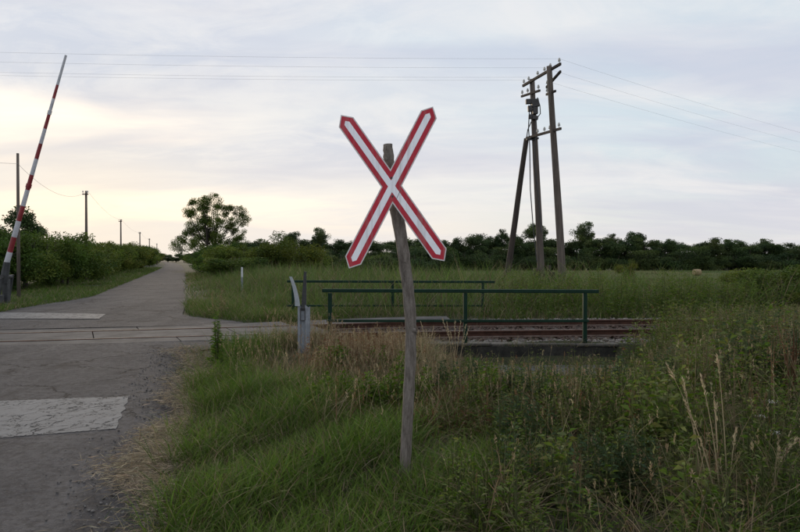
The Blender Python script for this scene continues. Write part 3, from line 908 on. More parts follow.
MB().tube([(-.625, 0, .62), (-.64, 0, .62)], [.3, .26], 16).build('end_face', M['straw'], bale)


# ================================================================== vegetation
def unit(v):
    return v / np.maximum(np.linalg.norm(v, axis=-1, keepdims=True), 1e-9)
def blade_arrays(P, H, W, az, lean, curl, c0, c1, K=2):
    """curved grass blades; returns verts, quads, tris, colours"""
    n = len(P)
    d = np.stack([np.cos(az), np.sin(az), np.zeros(n)], -1)
    side = np.stack([-np.sin(az + 0.6), np.cos(az + 0.6), np.zeros(n)], -1)
    tw = rng.uniform(-1.2, 1.2, n)
    side = unit(side * np.cos(tw)[:, None] + d * np.sin(tw)[:, None])
    V = np.zeros((n, 2 * K + 1, 3)); C = np.zeros((n, 2 * K + 1, 3))
    for i in range(K + 1):
        u = i / K
        hor = (lean * u + curl * u * u) * H
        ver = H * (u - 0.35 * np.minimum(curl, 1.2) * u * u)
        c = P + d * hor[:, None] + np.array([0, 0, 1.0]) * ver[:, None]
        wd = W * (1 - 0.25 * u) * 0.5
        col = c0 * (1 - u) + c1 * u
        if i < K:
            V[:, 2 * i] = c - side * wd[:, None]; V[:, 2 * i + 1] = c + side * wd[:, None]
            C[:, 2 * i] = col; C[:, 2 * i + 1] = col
        else:
            V[:, 2 * K] = c; C[:, 2 * K] = col
    m = 2 * K + 1
    base = (np.arange(n) * m)[:, None]
    q = np.concatenate([base + np.array([[2 * i, 2 * i + 1, 2 * i + 3, 2 * i + 2]]) for i in range(K - 1)], 0) if K > 1 else np.zeros((0, 4), int)
    t_ = base + np.array([[2 * K - 2, 2 * K - 1, 2 * K]])
    return V.reshape(-1, 3), q, t_, C.reshape(-1, 3)
def leaf_arrays(P, D, L, W, col, fold=0.25, droop=0.15):
    """folded lance leaves: base, two shoulders, tip"""
    n = len(P)
    D = unit(D)
    r = rng.normal(size=(n, 3)); S = unit(np.cross(D, r)); U = unit(np.cross(S, D))
    flip = np.where(U[:, 2] < 0, -1.0, 1.0)[:, None]; U = U * flip
    V = np.zeros((n, 4, 3))
    V[:, 0] = P
    mid = P + D * (L * .45)[:, None]
    V[:, 1] = mid + S * (W * .5)[:, None] + U * (W * fold)[:, None]
    V[:, 2] = mid - S * (W * .5)[:, None] + U * (W * fold)[:, None]
    V[:, 3] = P + D * L[:, None] - np.array([0, 0, 1.0]) * (L * droop)[:, None]
    base = (np.arange(n) * 4)[:, None]
    t_ = np.concatenate([base + np.array([[0, 1, 3]]), base + np.array([[0, 3, 2]])], 0)
    return V.reshape(-1, 3), t_, np.repeat(col, 4, 0)
class VegMesh:
    def __init__(s): s.V = []; s.Q = []; s.T = []; s.C = []; s.n = 0
    def add(s, V, q, t_, C):
        if q is not None and len(q): s.Q.append(np.asarray(q) + s.n)
        if t_ is not None and len(t_): s.T.append(np.asarray(t_) + s.n)
        s.V.append(V); s.C.append(C); s.n += len(V); return s
    def mesh(s, name):
        me = np_mesh(name, np.concatenate(s.V), np.concatenate(s.Q) if s.Q else None, np.concatenate(s.T) if s.T else None)
        add_tint(me, np.concatenate(s.C)); return me
    def build(s, name, mat, parent=None): return obj(name, s.mesh(name), M[mat], parent)
def pal(n, cols, w=None, jit=.18):
    cols = np.array(cols, float)
    i = rng.choice(len(cols), n, p=None if w is None else np.array(w) / np.sum(w))
    return np.clip(cols[i] * rng.uniform(1 - jit, 1 + jit, (n, 1)) * rng.uniform(.94, 1.06, (n, 3)), 0, 1)
def sat(cols, f):
    out_ = []
    for c in cols:
        c = np.array(c); l = c @ np.array([.25, .65, .10]); out_.append(tuple(np.clip(l + (c - l) * f, .006, 1)))
    return out_
GREEN = [(.068, .125, .026), (.088, .145, .034), (.055, .105, .026), (.12, .165, .05)]
DKGREEN = [(.050, .080, .028), (.066, .102, .034), (.085, .118, .046), (.105, .122, .056)]
GREYG = [(.12, .135, .075), (.15, .155, .09), (.10, .115, .06)]
TAN = [(.31, .245, .145), (.25, .195, .115), (.37, .305, .19), (.20, .155, .09)]
def lift(cols, f): return [tuple(np.array(c) * f) for c in cols]
GREEN = lift(sat(GREEN, 1.2), 1.15); DKGREEN = lift(sat(DKGREEN, 1.5), 1.38); GREYG = lift(sat(GREYG, 1.45), 1.32)
GREEN = [(c[0] * 1.07, c[1], c[2]) for c in GREEN]; DKGREEN = [(c[0] * 1.10, c[1], c[2]) for c in DKGREEN]
STRAW = [(.42, .35, .25), (.34, .28, .19), (.48, .42, .31), (.24, .195, .135)]
RUST = [(.17, .085, .042), (.13, .068, .036), (.21, .12, .06)]

def patchy(x, y, s=1.0, ph=0.0):
    return .5 + .25 * np.sin(x * 2.3 * s + ph) * np.cos(y * 1.9 * s + 1.7 * ph) + .25 * np.sin(x * 4.7 * s - y * 3.9 * s + ph * 2.1)
def scatter(n, x0, x1, y0, y1, keep):
    x = rng.uniform(x0, x1, n); y = rng.uniform(y0, y1, n)
    p = keep(x, y); k = rng.uniform(0, 1, n) < p
    return x[k], y[k]
def on_ground(x, y, dz=-.015): return np.stack([x, y, h(x, y) + dz], -1)
def grass(vm, x, y, H, W, c0, c1, lean=(.05, .45), curl=(.0, .5), K=2, base=None, wind=None):
    n = len(x)
    az = rng.uniform(0, 6.283, n) if wind is None else rng.normal(wind[0], wind[1], n)
    P = on_ground(x, y) if base is None else base
    vm.add(*blade_arrays(P, H, W, az, rng.uniform(*lean, n), rng.uniform(*curl, n), c0, c1, K))
def seed_heads(vm, tips, size, col):
    n = len(tips); k = 9
    P = np.repeat(tips, k, 0) + rng.normal(0, 1, (n * k, 3)) * np.array([.010, .010, .10]) * np.repeat(size, k)[:, None] * 8
    D = rng.normal(0, 1, (n * k, 3)) * .35 + np.array([0, 0, 1.0])
    V, t_, C = leaf_arrays(P, D, np.repeat(size, k) * rng.uniform(.7, 1.2, n * k), np.repeat(size, k) * .28, np.repeat(col, k, 0), .2, 0)
    vm.add(V, None, t_, C)
def stalks(vm, x, y, H, W, col, lean=.12, head=True, headsize=.026, headcol=None):
    n = len(x); az = rng.uniform(0, 6.283, n); ln = rng.uniform(0, lean, n); cu = rng.uniform(0, lean * 1.6, n)
    P = on_ground(x, y)
    vm.add(*blade_arrays(P, H, W, az, ln, cu, col * .8, col, 3))
    if head:
        d = np.stack([np.cos(az), np.sin(az), np.zeros(n)], -1)
        tips = P + d * ((ln * .93 + cu * .87) * H)[:, None] + np.array([0, 0, 1.]) * (H * (.93 - .35 * np.minimum(cu, 1.2) * .87))[:, None]
        seed_heads(vm, tips, np.full(n, headsize) * rng.uniform(.7, 1.3, n), col * 1.05 if headcol is None else headcol)
def weed_arrays(vm, x, y, H, nleaf, cstem, cols, w=None, leafL=.14, leafW=.035, spread=.35, branch=0, base=None, zmin=.08):
    """leafy stalks: a thin stem (blade) and lance leaves around it, longest low down"""
    n = len(x); az = rng.uniform(0, 6.283, n); ln = rng.uniform(0, .15, n); cu = rng.uniform(0, .2, n)
    P = on_ground(x, y) if base is None else base
    st = np.tile(np.array(cstem), (n, 1))
    vm.add(*blade_arrays(P, H, np.full(n, .009) + H * .004, az, ln, cu, st, st, 3))
    vm.add(*blade_arrays(P, H, np.full(n, .009) + H * .004, az + 1.57, ln * 0, cu * 0, st, st, 3))
    k = nleaf; u = rng.uniform(zmin, 1.0, (n, k))
    d = np.stack([np.cos(az), np.sin(az), np.zeros(n)], -1)
    hor = (ln[:, None] * u + cu[:, None] * u * u) * H[:, None]
    ver = H[:, None] * (u - .35 * np.minimum(cu, 1.2)[:, None] * u * u)
    C = P[:, None, :] + d[:, None, :] * hor[..., None] * .5 + np.array([0, 0, 1.]) * ver[..., None]
    la = rng.uniform(0, 6.283, (n, k))
    out_ = np.stack([np.cos(la), np.sin(la), np.zeros((n, k))], -1)
    if branch:
        C = C + out_ * (rng.uniform(0, 1, (n, k)) * spread * H[:, None] * (1.05 - u) * branch)[..., None]
    D = out_ * rng.uniform(.6, 1.2, (n, k, 1)) + np.array([0, 0, 1.]) * rng.uniform(.0, .9, (n, k, 1))
    L = leafL * (1.15 - .7 * u) * rng.uniform(.7, 1.3, (n, k)) * (H / H.mean())[:, None] ** .5
    col = pal(n * k, cols, w)
    V, t_, Cc = leaf_arrays(C.reshape(-1, 3), D.reshape(-1, 3), L.ravel(), L.ravel() * leafW / leafL, col, .18, .22)
    vm.add(V, None, t_, Cc)

# ---- short green verge grass, foreground left of the sign post
def lawn_keep(x, y):
    s = x - xr(y)
    e = ss(-.05, .3, s + .35 * (patchy(x, y, 1.5) - .5))
    r = 1 - ss(.35, 1.0, x + .25 * np.sin(y * 2))
    far = 1 - ss(6.4, 8.2, y + .35 * x + .6 * (patchy(x, y) - .5))
    bare = 1 - .93 * np.exp(-((x - .42) / .40) ** 2 - ((y - 5.6) / .75) ** 2)
    return e * r * far * bare
vm = VegMesh()
x, y = scatter(110000, -3.2, 1.1, 2.5, 8.2, lambda x, y: lawn_keep(x, y) * (.55 + .45 * patchy(x, y, 1.3, 2)))
n = len(x); pt_ = patchy(x, y, .9, 4)
Hh = rng.uniform(.08, .30, n) * (.55 + .95 * pt_) * (1 + .35 * ss(5.5, 7.5, y))
c = pal(n, GREEN, (4, 3, 3, 2)) * 1.2 * (.75 + .5 * patchy(x, y, 1.7, 6))[:, None]; yl = patchy(x, y, .8, 1.3)[:, None]; c = c * (1 - .25 * yl) + np.array([.14, .165, .035]) * .25 * yl; dry = rng.uniform(0, 1, n) < .10 + .16 * (1 - pt_); c[dry] = pal(dry.sum(), TAN, jit=.3) * .8
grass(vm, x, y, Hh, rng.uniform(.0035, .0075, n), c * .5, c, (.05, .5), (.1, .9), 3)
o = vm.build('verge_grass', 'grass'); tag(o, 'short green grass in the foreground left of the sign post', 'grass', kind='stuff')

# ---- dead straw swept along the asphalt edge
vm = VegMesh()
n = 15000; y = np.concatenate([rng.normal(5.5, 1.0, 10500), rng.uniform(2.8, 11.5, 4500)]); x = xr(y) + rng.normal(.02, .16, n) + .14 * np.sin(y * 2.2) + .08 * np.sin(y * 5.1)
z = np.maximum(h(x, y), np.where(x < xr(y) + .1, .018, -.05)) + rng.uniform(0.004, .05, n)
c = pal(n, STRAW, jit=.3)
P = np.stack([x, y, z], -1); D = rng.normal(0, 1, (n, 3)) * np.array([1, 1, .18])
V, t_, C = leaf_arrays(P, D, rng.uniform(.03, .13, n), rng.uniform(.002, .005, n), c, .1, .05); vm.add(V, None, t_, C)
x2, y2 = scatter(16000, -4.2, -.6, 2.6, 11.8, lambda x, y: np.exp(-((x - xr(y) - .25) / .28) ** 2)); n2 = len(x2)
c = pal(n2, TAN + GREEN[:2], (3, 3, 2, 3, 2, 2)); grass(vm, x2, y2, rng.uniform(.08, .28, n2), rng.uniform(.004, .007, n2), c * .7, c, (.2, .8), (.2, 1.2), 3)
o = vm.build('dead_straw', 'grass'); tag(o, 'dead straw littering the edge of the asphalt in the foreground', 'dead grass', kind='stuff')

# ---- loose gravel along the right side of the road
n = 8000; y = rng.uniform(3.0, 12.8, n) ; x = xr(y) - np.abs(rng.normal(0, .42, n)) * (.6 + .8 * patchy(y * .7, y * .4, 1.2, 2)) + .15
z = .018 + .0 * x; S = (.0025 + .013 * rng.uniform(0, 1, n) ** 4) * np.exp(-np.clip(xr(y) - x - .3, 0, 2) * .8)
gv = stones('loose_gravel', np.stack([x, y, np.maximum(z - .004, h(x, y))], -1), S, M['stone'], None, stone_cols(n, (.055, .052, .050), (.165, .155, .15)))
tag(gv, 'loose grey gravel scattered along the right edge of the asphalt', 'gravel', kind='stuff')

# ---- tall dry grass in front of the railing
def apron_free(x, y):
    return 1 - ss(.45, .8, x) * (1 - ss(3.6, 4.3, x)) * ss(10.35, 10.5, y) 
def dry_keep(x, y):
    s = x - xr(y)
    return ss(.35, .9, s) * ss(6.2, 8.0, y + .45 * x + .8 * (patchy(x, y) - .5)) * (1 - ss(11.5, 11.7, y)) * (1 - ss(.9, 1.7, x)) * apron_free(x, y)
vm = VegMesh()
x, y = scatter(60000, -4.0, 1.9, 5.6, 11.7, lambda x, y: dry_keep(x, y) * (.25 + .75 * patchy(x, y, 1.1, 1)))
n = len(x); pt_ = patchy(x, y, .7, 3)
right = ss(-2.9, -1.6, x)
c = pal(n, TAN, (3, 4, 1, 4)) * .92; g_ = rng.uniform(0, 1, n) < .72 - .40 * right * ss(8.0, 9.8, y); c[g_] = pal(g_.sum(), GREEN[:3] + GREYG)
lush = 1 - ss(-2.5, -1.5, x + .12 * (y - 9)); lg = rng.uniform(0, 1, n) < lush * .85; c[lg] = pal(lg.sum(), GREEN, (3, 3, 2, 3))
Hh = rng.uniform(.18, .52, n) * (.6 + .7 * pt_) * (.85 + .15 * ss(7, 10, y))
nearpost = np.exp(-((x + 1.5) / .55) ** 2) * ss(7.2, 8.2, y) * (1 - ss(10.3, 10.5, y)); Hh = Hh * (1 - .62 * nearpost)
Hh = Hh * (1 - .45 * ss(8.8, 10.2, y) * ss(-1.3, -.9, x))
Hh = np.where((x > .3), np.minimum(Hh, .30 + .2 * rng.uniform(0, 1, n)), Hh)
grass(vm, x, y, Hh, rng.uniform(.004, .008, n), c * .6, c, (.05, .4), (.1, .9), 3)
x, y = scatter(2600, -3.8, .6, 7.6, 11.6, lambda x, y: dry_keep(x, y) * ss(-2.8, -1.5, x) * (1 - .93 * np.exp(-((x + 1.5) / .5) ** 2) * (y < 10.4)))
n = len(x); c = pal(n, TAN, (4, 2, 3, 1)); stalks(vm, x, y, rng.uniform(.38, .72, n) * (1 - .42 * ss(8.8, 10.2, y) * ss(-1.3, -.9, x)), np.full(n, .006), c * .85, .25, True, .026)
x, y = scatter(260, -3.6, -1.6, 6.8, 10.8, lambda x, y: ss(.3, .7, x - xr(y)) * (1 - ss(-2.4, -1.6, x))); n = len(x)
weed_arrays(vm, x, y, rng.uniform(.25, .55, n), 36, (.09, .12, .035), GREEN, None, .08, .012, .2, .35)
x, y = scatter(16000, -2.4, .7, 5.9, 8.8, lambda x, y: ss(.5, 1.2, x - xr(y)) * ss(5.9, 7.6, y + .5 * x) * np.clip(patchy(x, y, 1.4, 5) * 1.7 - .45, 0, 1)); n = len(x)
c = pal(n, TAN + RUST[:1], (3, 3, 2, 3, 1)); grass(vm, x, y, rng.uniform(.15, .45, n), rng.uniform(.003, .006, n), c * .6, c, (.1, .5), (.1, .9), 3)
x, y = scatter(900, -2.6, .6, 6.6, 9.5, lambda x, y: ss(.6, 1.4, x - xr(y)) * np.clip(patchy(x, y, 1.1, 2) * 1.6 - .3, 0, 1) * (1 - .85 * np.exp(-((x + 1.45) / .4) ** 2))); n = len(x)
c = pal(n, TAN, (4, 2, 3, 1)); stalks(vm, x, y, rng.uniform(.35, .62, n), np.full(n, .005), c, .35, True, .024)
# grass thinning down towards the rails beside the wall
x, y = scatter(5000, .3, 1.5, 9.5, 11.7, lambda x, y: (1 - ss(.5, 1.2, x + .3 * np.sin(y * 4)))); n = len(x)
c = pal(n, TAN + GREYG, (3, 3, 2, 2, 1, 1, 1)); grass(vm, x, y, rng.uniform(.2, .6, n), rng.uniform(.004, .008, n), c * .6, c, (.05, .4), (.1, .9), 3)
o = vm.build('dry_grass', 'grass'); tag(o, 'tall tan dry grass in front of the near green railing', 'dry grass', kind='stuff')

# ---- weeds on the bank right of the post
def weed_top(x, y):
    """height of growth above the ground"""
    lowz = ss(.2, .9, x) * (1 - ss(.36 * y, .36 * y + 1.0, x))     # the dip in front of the culvert
    hi = .52 + .36 * ss(4.0, 6.5, y) * ss(.27 * y, .36 * y + .6, x)
    return hi * (1 - lowz * ss(5.0, 7.5, y)) + lowz * ss(5.0, 7.5, y) * (.36 + .28 * np.clip(patchy(x, y, 1.3, 4) - .5, 0, 1) * 2)
def weed_keep(x, y):
    bare = 1 - .92 * np.exp(-((x - .30) / .42) ** 2 - ((y - 5.35) / .6) ** 2)
    return bare * ss(.35, .9, x + .2 * np.sin(y * 2)) * ss(2.6, 3.0, y) * (1 - ss(11.3, 11.6, y)) * apron_free(x, y)
vm = VegMesh()
x, y = scatter(40000, .2, 9.5, 2.6, 11.6, lambda x, y: weed_keep(x, y) * (.35 + .65 * patchy(x, y, .8, 5)))
n = len(x); wt = weed_top(x, y); pt_ = patchy(x, y, .6, 2)
c = pal(n, DKGREEN + TAN[:2] + RUST[:1], (4, 4, 3, 2, 2.4, 2.4, .8)); pk = patchy(x, y, .55, 3.3)[:, None]; c = c * (.75 + .5 * pk); c[:, 0] *= (.85 + .4 * patchy(x, y, .8, 9))

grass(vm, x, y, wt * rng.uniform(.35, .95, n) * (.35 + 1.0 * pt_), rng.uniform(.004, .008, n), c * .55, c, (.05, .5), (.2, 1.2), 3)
x, y = scatter(2300, .3, 9.5, 3.0, 11.5, lambda x, y: weed_keep(x, y)); n = len(x); wt = weed_top(x, y)
c = pal(n, TAN, (3, 4, 2, 3)) * .75; stalks(vm, x, y, wt * rng.uniform(.7, 1.15, n), np.full(n, .005), c, .3, True, .020)
o = vm.build('bank_grass', 'grass'); tag(o, 'dark mixed grass on the bank right of the sign post', 'grass', kind='stuff')
vm = VegMesh()
x, y = scatter(4200, .3, 9.5, 3.2, 11.5, lambda x, y: weed_keep(x, y) * (.2 + .8 * patchy(x, y, .7, 8))); n = len(x); wt = weed_top(x, y)
k = n // 2
weed_arrays(vm, x[:k], y[:k], wt[:k] * rng.uniform(.6, 1.1, k), 46, (.06, .07, .03), DKGREEN + GREYG, (3, 4, 3, 1, 3, 3, 3), .075, .017, .35, 1.0)
weed_arrays(vm, x[k:], y[k:], wt[k:] * rng.uniform(.55, 1.0, n - k), 30, (.05, .06, .02), DKGREEN + GREYG[:1], None, .09, .026, .3, .6)
# right hand thicket behind, hiding the track
x, y = scatter(900, 4.2, 12, 8.0, 12.4, lambda x, y: ss(.36 * y, .36 * y + .9, x)); n = len(x)
weed_arrays(vm, x, y, rng.uniform(.5, .95, n), 60, (.07, .075, .03), DKGREEN + GREYG + RUST[:1], (2, 3, 3, 2, 3, 3, 2, 1), .11, .028, .4, 1.1)
cx, cy = scatter(52, .7, 8, 3.8, 9.6, lambda x, y: weed_keep(x, y)); m_ = 5
x = np.repeat(cx, m_) + rng.normal(0, .09, len(cx) * m_); y = np.repeat(cy, m_) + rng.normal(0, .09, len(cx) * m_); n = len(x)
weed_arrays(vm, x, y, weed_top(x, y) * rng.uniform(.7, 1.25, n), 26, (.09, .11, .04), DKGREEN[1:] + GREYG[:1], None, .13, .048, .3, .35)
# arching tussocks of fine hay-coloured and green grass
tx, ty = scatter(420, .5, 6.5, 3.6, 10.2, lambda x, y: weed_keep(x, y) * (.3 + .7 * patchy(x, y, .9, 2))); nt_ = len(tx)
tcol = pal(nt_, TAN[:2] + GREYG + GREEN[2:] , (2, 3, 3, 3, 3, 1, 2)); per_ = 85
ux = np.repeat(tx, per_) + rng.normal(0, .045, nt_ * per_); uy = np.repeat(ty, per_) + rng.normal(0, .045, nt_ * per_)
c = np.repeat(tcol, per_, 0) * rng.uniform(.7, 1.25, (nt_ * per_, 1))
hh_ = np.repeat(np.minimum(weed_top(tx, ty) * rng.uniform(.6, 1.0, nt_), .62), per_) * rng.uniform(.6, 1.15, nt_ * per_)
grass(vm, ux, uy, hh_, rng.uniform(.003, .0055, nt_ * per_), c * .5, c, (.1, .6), (.5, 1.5), 3)
# brownish green mugwort with pale fluffy tops, upper right
x, y = scatter(750, 2.6, 8.5, 5.6, 10.8, lambda x, y: ss(.33 * y, .42 * y, x) * (.25 + .75 * patchy(x, y, .8, 7))); n = len(x)
Hm = weed_top(x, y) * rng.uniform(.85, 1.15, n)
weed_arrays(vm, x, y, Hm, 50, (.12, .10, .055), GREYG + DKGREEN[2:], None, .06, .012, .3, .6)
tops = on_ground(x, y) + np.array([0, 0, 1.]) * (Hm * .86)[:, None]
k = 46; Pp = np.repeat(tops, k, 0) + rng.normal(0, 1, (n * k, 3)) * np.array([.045, .045, .095])
V, t_, C = leaf_arrays(Pp, rng.normal(0, 1, (n * k, 3)) + np.array([0, 0, .8]), rng.uniform(.012, .026, n * k), rng.uniform(.005, .009, n * k), np.repeat(pal(n, [(.17, .15, .09), (.21, .175, .105), (.14, .14, .075), (.16, .12, .07)]), k, 0) * rng.uniform(.8, 1.2, (n * k, 1)), .2, 0); vm.add(V, None, t_, C)
# dense dark clumps of leafy weed here and there
cx, cy = scatter(46, .6, 8, 4.2, 9.6, lambda x, y: weed_keep(x, y)); m_ = 14
x = np.repeat(cx, m_) + rng.normal(0, .13, len(cx) * m_); y = np.repeat(cy, m_) + rng.normal(0, .13, len(cx) * m_); n = len(x)
weed_arrays(vm, x, y, weed_top(x, y) * rng.uniform(.75, 1.15, n), 44, (.05, .065, .025), [(.045, .075, .03), (.06, .095, .034), (.05, .085, .04)], None, .075, .03, .3, .7)
o = vm.build('bank_weeds', 'grass'); tag(o, 'leafy dark green weeds crowding the bank in front of the track', 'weeds', kind='stuff')

vm = VegMesh()
x, y = scatter(150, .5, 4.0, 9.0, 10.4, lambda x, y: .3 + .7 * patchy(x, y, 1.6, 2)); n = len(x)
weed_arrays(vm, x, y, rng.uniform(.25, .72, n) ** 1.2, 26, (.12, .12, .05), GREYG + DKGREEN + TAN[:1], None, .07, .018, .25, .5)
x = rng.uniform(-1.5, 4.1, 1100); x = x[rng.uniform(0, 1, 1100) < patchy(x, x * .3, 1.6, 1) ** 1.5]; n = len(x)
Pt = np.stack([x, rng.normal(11.76, .05, n), np.full(n, -.02)], -1); c = pal(n, TAN + GREYG + GREEN[:1])
grass(vm, x, x, rng.uniform(.06, .28, n), rng.uniform(.004, .008, n), c * .6, c, (.2, .7), (.2, 1.2), 3, base=Pt)
Pt = Pt + np.array([0, -.0, 0.01]); Pt[:, 1] = rng.uniform(11.2, 11.6, n); Pt[:, 2] = -.37
grass(vm, x, x, rng.uniform(.1, .35, n), rng.uniform(.004, .008, n), c * .6, c, (.1, .5), (.2, .9), 3, base=Pt)
o = vm.build('culvert_weeds', 'grass'); tag(o, 'thin weeds and grass tufts growing around the culvert wall', 'weeds', kind='stuff')

# ---- reddish dried weeds left of / behind the post
vm = VegMesh()
x, y = scatter(420, -1.4, .5, 8.0, 11.2, lambda x, y: np.exp(-((x + .5) / .55) ** 2)); n = len(x)
weed_arrays(vm, x, y, rng.uniform(.3, .66, n) * (1 - .35 * ss(9, 10.5, y)), 34, (.16, .10, .06), RUST + TAN[:2], (3, 2, 3, 1, 2), .06, .018, .25, .8)
x, y = scatter(420, .1, 1.6, 5.7, 7.5, lambda x, y: .8 + 0 * x); n = len(x)
weed_arrays(vm, x, y, rng.uniform(.10, .28, n), 26, (.10, .07, .04), RUST + TAN[:2] + GREYG[:1], (3, 3, 1, 1, 2, 2), .07, .018, .4, .8)
x, y = scatter(2600, -.8, 3.2, 5.6, 9.6, lambda x, y: np.clip(patchy(x, y, 1.1, 6) * 1.5 - .35, 0, 1) * (1 - ss(1.2, 3.2, x))); n = len(x)
c = pal(n, TAN + RUST, (3, 3, 3, 2, 1.5, 1, 1.5)); stalks(vm, x, y, rng.uniform(.28, .62, n) * (1 - .35 * ss(.4, 1.2, x) * ss(7, 8.5, y)), np.full(n, .0055), c, .45, True, .024)
x, y = scatter(1500, .8, 7.5, 3.4, 9.5, lambda x, y: np.clip(patchy(x, y, .9, 3) * 1.8 - .55, 0, 1)); n = len(x)
c = pal(n, TAN + GREYG[:2], (3, 3, 4, 1, 1, 1)); stalks(vm, x, y, np.minimum(weed_top(x, y) * rng.uniform(.9, 1.35, n), 1.0), np.full(n, .0048), c, .4, True, .024)
x, y = scatter(9000, -1.9, 1.9, 5.9, 9.4, lambda x, y: np.clip(patchy(x, y, 1.2, 7.5) * 1.9 - .5, 0, 1) * ss(.8, 1.6, x - xr(y))); n = len(x)
c = pal(n, TAN + RUST, (3, 3, 2, 3, 1.5, 1, 1.5)); grass(vm, x, y, rng.uniform(.16, .48, n) * (1 - .3 * ss(.4, 1.2, x) * ss(7, 8.5, y)), rng.uniform(.003, .006, n), c * .6, c, (.1, .6), (.2, 1.2), 3)
cx, cy = scatter(26, -1.1, 1.3, 6.4, 9.0, lambda x, y: .8 + 0 * x); m_ = 7
x = np.repeat(cx, m_) + rng.normal(0, .09, len(cx) * m_); y = np.repeat(cy, m_) + rng.normal(0, .09, len(cx) * m_); n = len(x)
weed_arrays(vm, x, y, rng.uniform(.22, .5, n), 40, (.06, .08, .03), DKGREEN[:3], None, .085, .034, .3, .6)
x, y = scatter(1500, -.1, 1.1, 4.9, 6.6, lambda x, y: .7 + 0 * x); n = len(x)
c = pal(n, TAN + RUST, (2, 3, 1, 3, 2, 2, 2)) * .85; grass(vm, x, y, rng.uniform(.04, .18, n), rng.uniform(.003, .006, n), c * .7, c, (.4, 1.5), (.4, 1.5), 3)
x, y = scatter(260, .5, 6, 4.2, 9.0, lambda x, y: np.clip(patchy(x, y, 1.3, 8) * 1.8 - .6, 0, 1)); n = len(x)
weed_arrays(vm, x, y, weed_top(x, y) * rng.uniform(.7, 1.1, n), 40, (.18, .11, .06), RUST + TAN[:2], (3, 2, 3, 2, 2), .05, .014, .25, .6)
o = vm.build('dried_weeds', 'grass'); tag(o, 'reddish brown dried weeds around and behind the wooden post', 'weeds', kind='stuff')

# ---- growth around the track: between deck and road, far bank, reeds
vm = VegMesh()
def reed_keep(x, y):
    s = x - xr(y)
    dtr = y - ytrack(x)
    return ss(.5, 1.6, s) * ss(2.0, 2.9, dtr - 1.2 * (x < -2.4))
def vis(x, y): return (x < .70 * y + 1.5)
x, y = scatter(300000, -40, 48, 16.5, 74, lambda x, y: reed_keep(x, y) * vis(x, y) * (.35 + .65 * patchy(x, y, .35, 1)) * (1 - .55 * ss(35, 65, y))); n = len(x)
pt_ = patchy(x, y, .25, 6); s_ = x - xr(y)
Hh = rng.uniform(.65, 1.5, n) * (1 - .5 * ss(7, 14, x) * ss(21, 30, y)) * (.55 + .9 * pt_) * (.8 + .45 * patchy(x, y, .9, 2)) * (.35 + .65 * ss(1.2, 5.0, s_)) * (1 - .35 * ss(45, 70, y))
c = pal(n, sat([(.085, .130, .045), (.105, .150, .052), (.07, .108, .040), (.13, .155, .068)], 1.28), (4, 4, 3, 2)) * 1.2 * (.65 + .7 * patchy(x, y, .3, 4))[:, None]; dry = rng.uniform(0, 1, n) < .10 + .22 * patchy(x, y, .18, 9); c[dry] = pal(dry.sum(), TAN, jit=.3) * .65
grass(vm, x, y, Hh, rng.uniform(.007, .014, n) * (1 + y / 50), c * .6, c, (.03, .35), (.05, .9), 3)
x, y = scatter(700, 2.4, 14, 17.0, 20.5, lambda x, y: ss(2.4, 3.0, y - ytrack(x)) * (.3 + .7 * patchy(x, y, .5, 3)) * ss(2.4, 4.5, x)); n = len(x)
weed_arrays(vm, x, y, rng.uniform(.7, 1.45, n), 60, (.07, .08, .03), DKGREEN + GREYG[:1], None, .13, .032, .35, .8)
o = vm.build('reed_grass', 'grass'); tag(o, 'tall green reed grass growing behind the far railing', 'grass', kind='stuff')
vm = VegMesh()
# right verge of the far road and the strip before the far railing
x, y = scatter(70000, -30, 8, 15.6, 70, lambda x, y: ss(-.15, .25, x - xr(y) - 1.5 * (1 - ss(15.5, 18.5, y))) * (1 - ss(2.6, 4.5, x - xr(y))) * ss(1.75, 2.2, y - ytrack(x)))
n = len(x); c = pal(n, GREEN + TAN, (3, 3, 2, 2, 1, 2, .6, 2)); grass(vm, x, y, rng.uniform(.10, .40, n) * (.6 + .9 * patchy(x, y, .5, 2)), rng.uniform(.008, .016, n) * (1 + y / 60), c * .6, c, (.1, .6), (.1, .9), 2)
x, y = scatter(26000, -9, -1.5, 15.7, 24, lambda x, y: ss(-.1, .25, x - xr(y) - 1.5 * (1 - ss(15.5, 18.5, y))) * ss(1.75, 2.0, y - ytrack(x)) * (1 - ss(3.0, 6.0, x - xr(y)))); n = len(x)
c = pal(n, GREEN + TAN, (3, 3, 3, 2, .6, 1.5, .3, 1.5)); grass(vm, x, y, rng.uniform(.10, .42, n) * (.5 + patchy(x, y, .9, 2)), rng.uniform(.006, .012, n), c * .6, c, (.1, .6), (.1, .9), 3)
x, y = scatter(9000, -3.6, 12, 15.9, 18.4, lambda x, y: ss(1.8, 2.3, y - ytrack(x))); n = len(x)
c = pal(n, GREEN + TAN, (3, 3, 2, 2, 1, 2, .6, 2)); grass(vm, x, y, rng.uniform(.15, .5, n), rng.uniform(.006, .014, n), c * .6, c, (.1, .5), (.1, .8), 3)
# left verge
n = 60000; y = 16.3 + 100 * rng.uniform(0, 1, n) ** 2.2; x = xl(y) + .12 - 6.0 * rng.uniform(0, 1, n) ** 1.15; k_ = x > -.70 * y - 1.5; x, y = x[k_], y[k_]
n = len(x); c = pal(n, GREEN + TAN, (4, 4, 3, 2, .7, 1, .4, 1)); grass(vm, x, y, rng.uniform(.08, .30, n) * (.5 + patchy(x, y, .6, 3)), rng.uniform(.007, .014, n) * (1 + y / 50), c * .6, c, (.1, .6), (.1, .9), 2)
o = vm.build('verge_grass', 'grass'); tag(o, 'low grass on the verges of the road beyond the crossing', 'grass', kind='stuff')
vm = VegMesh()
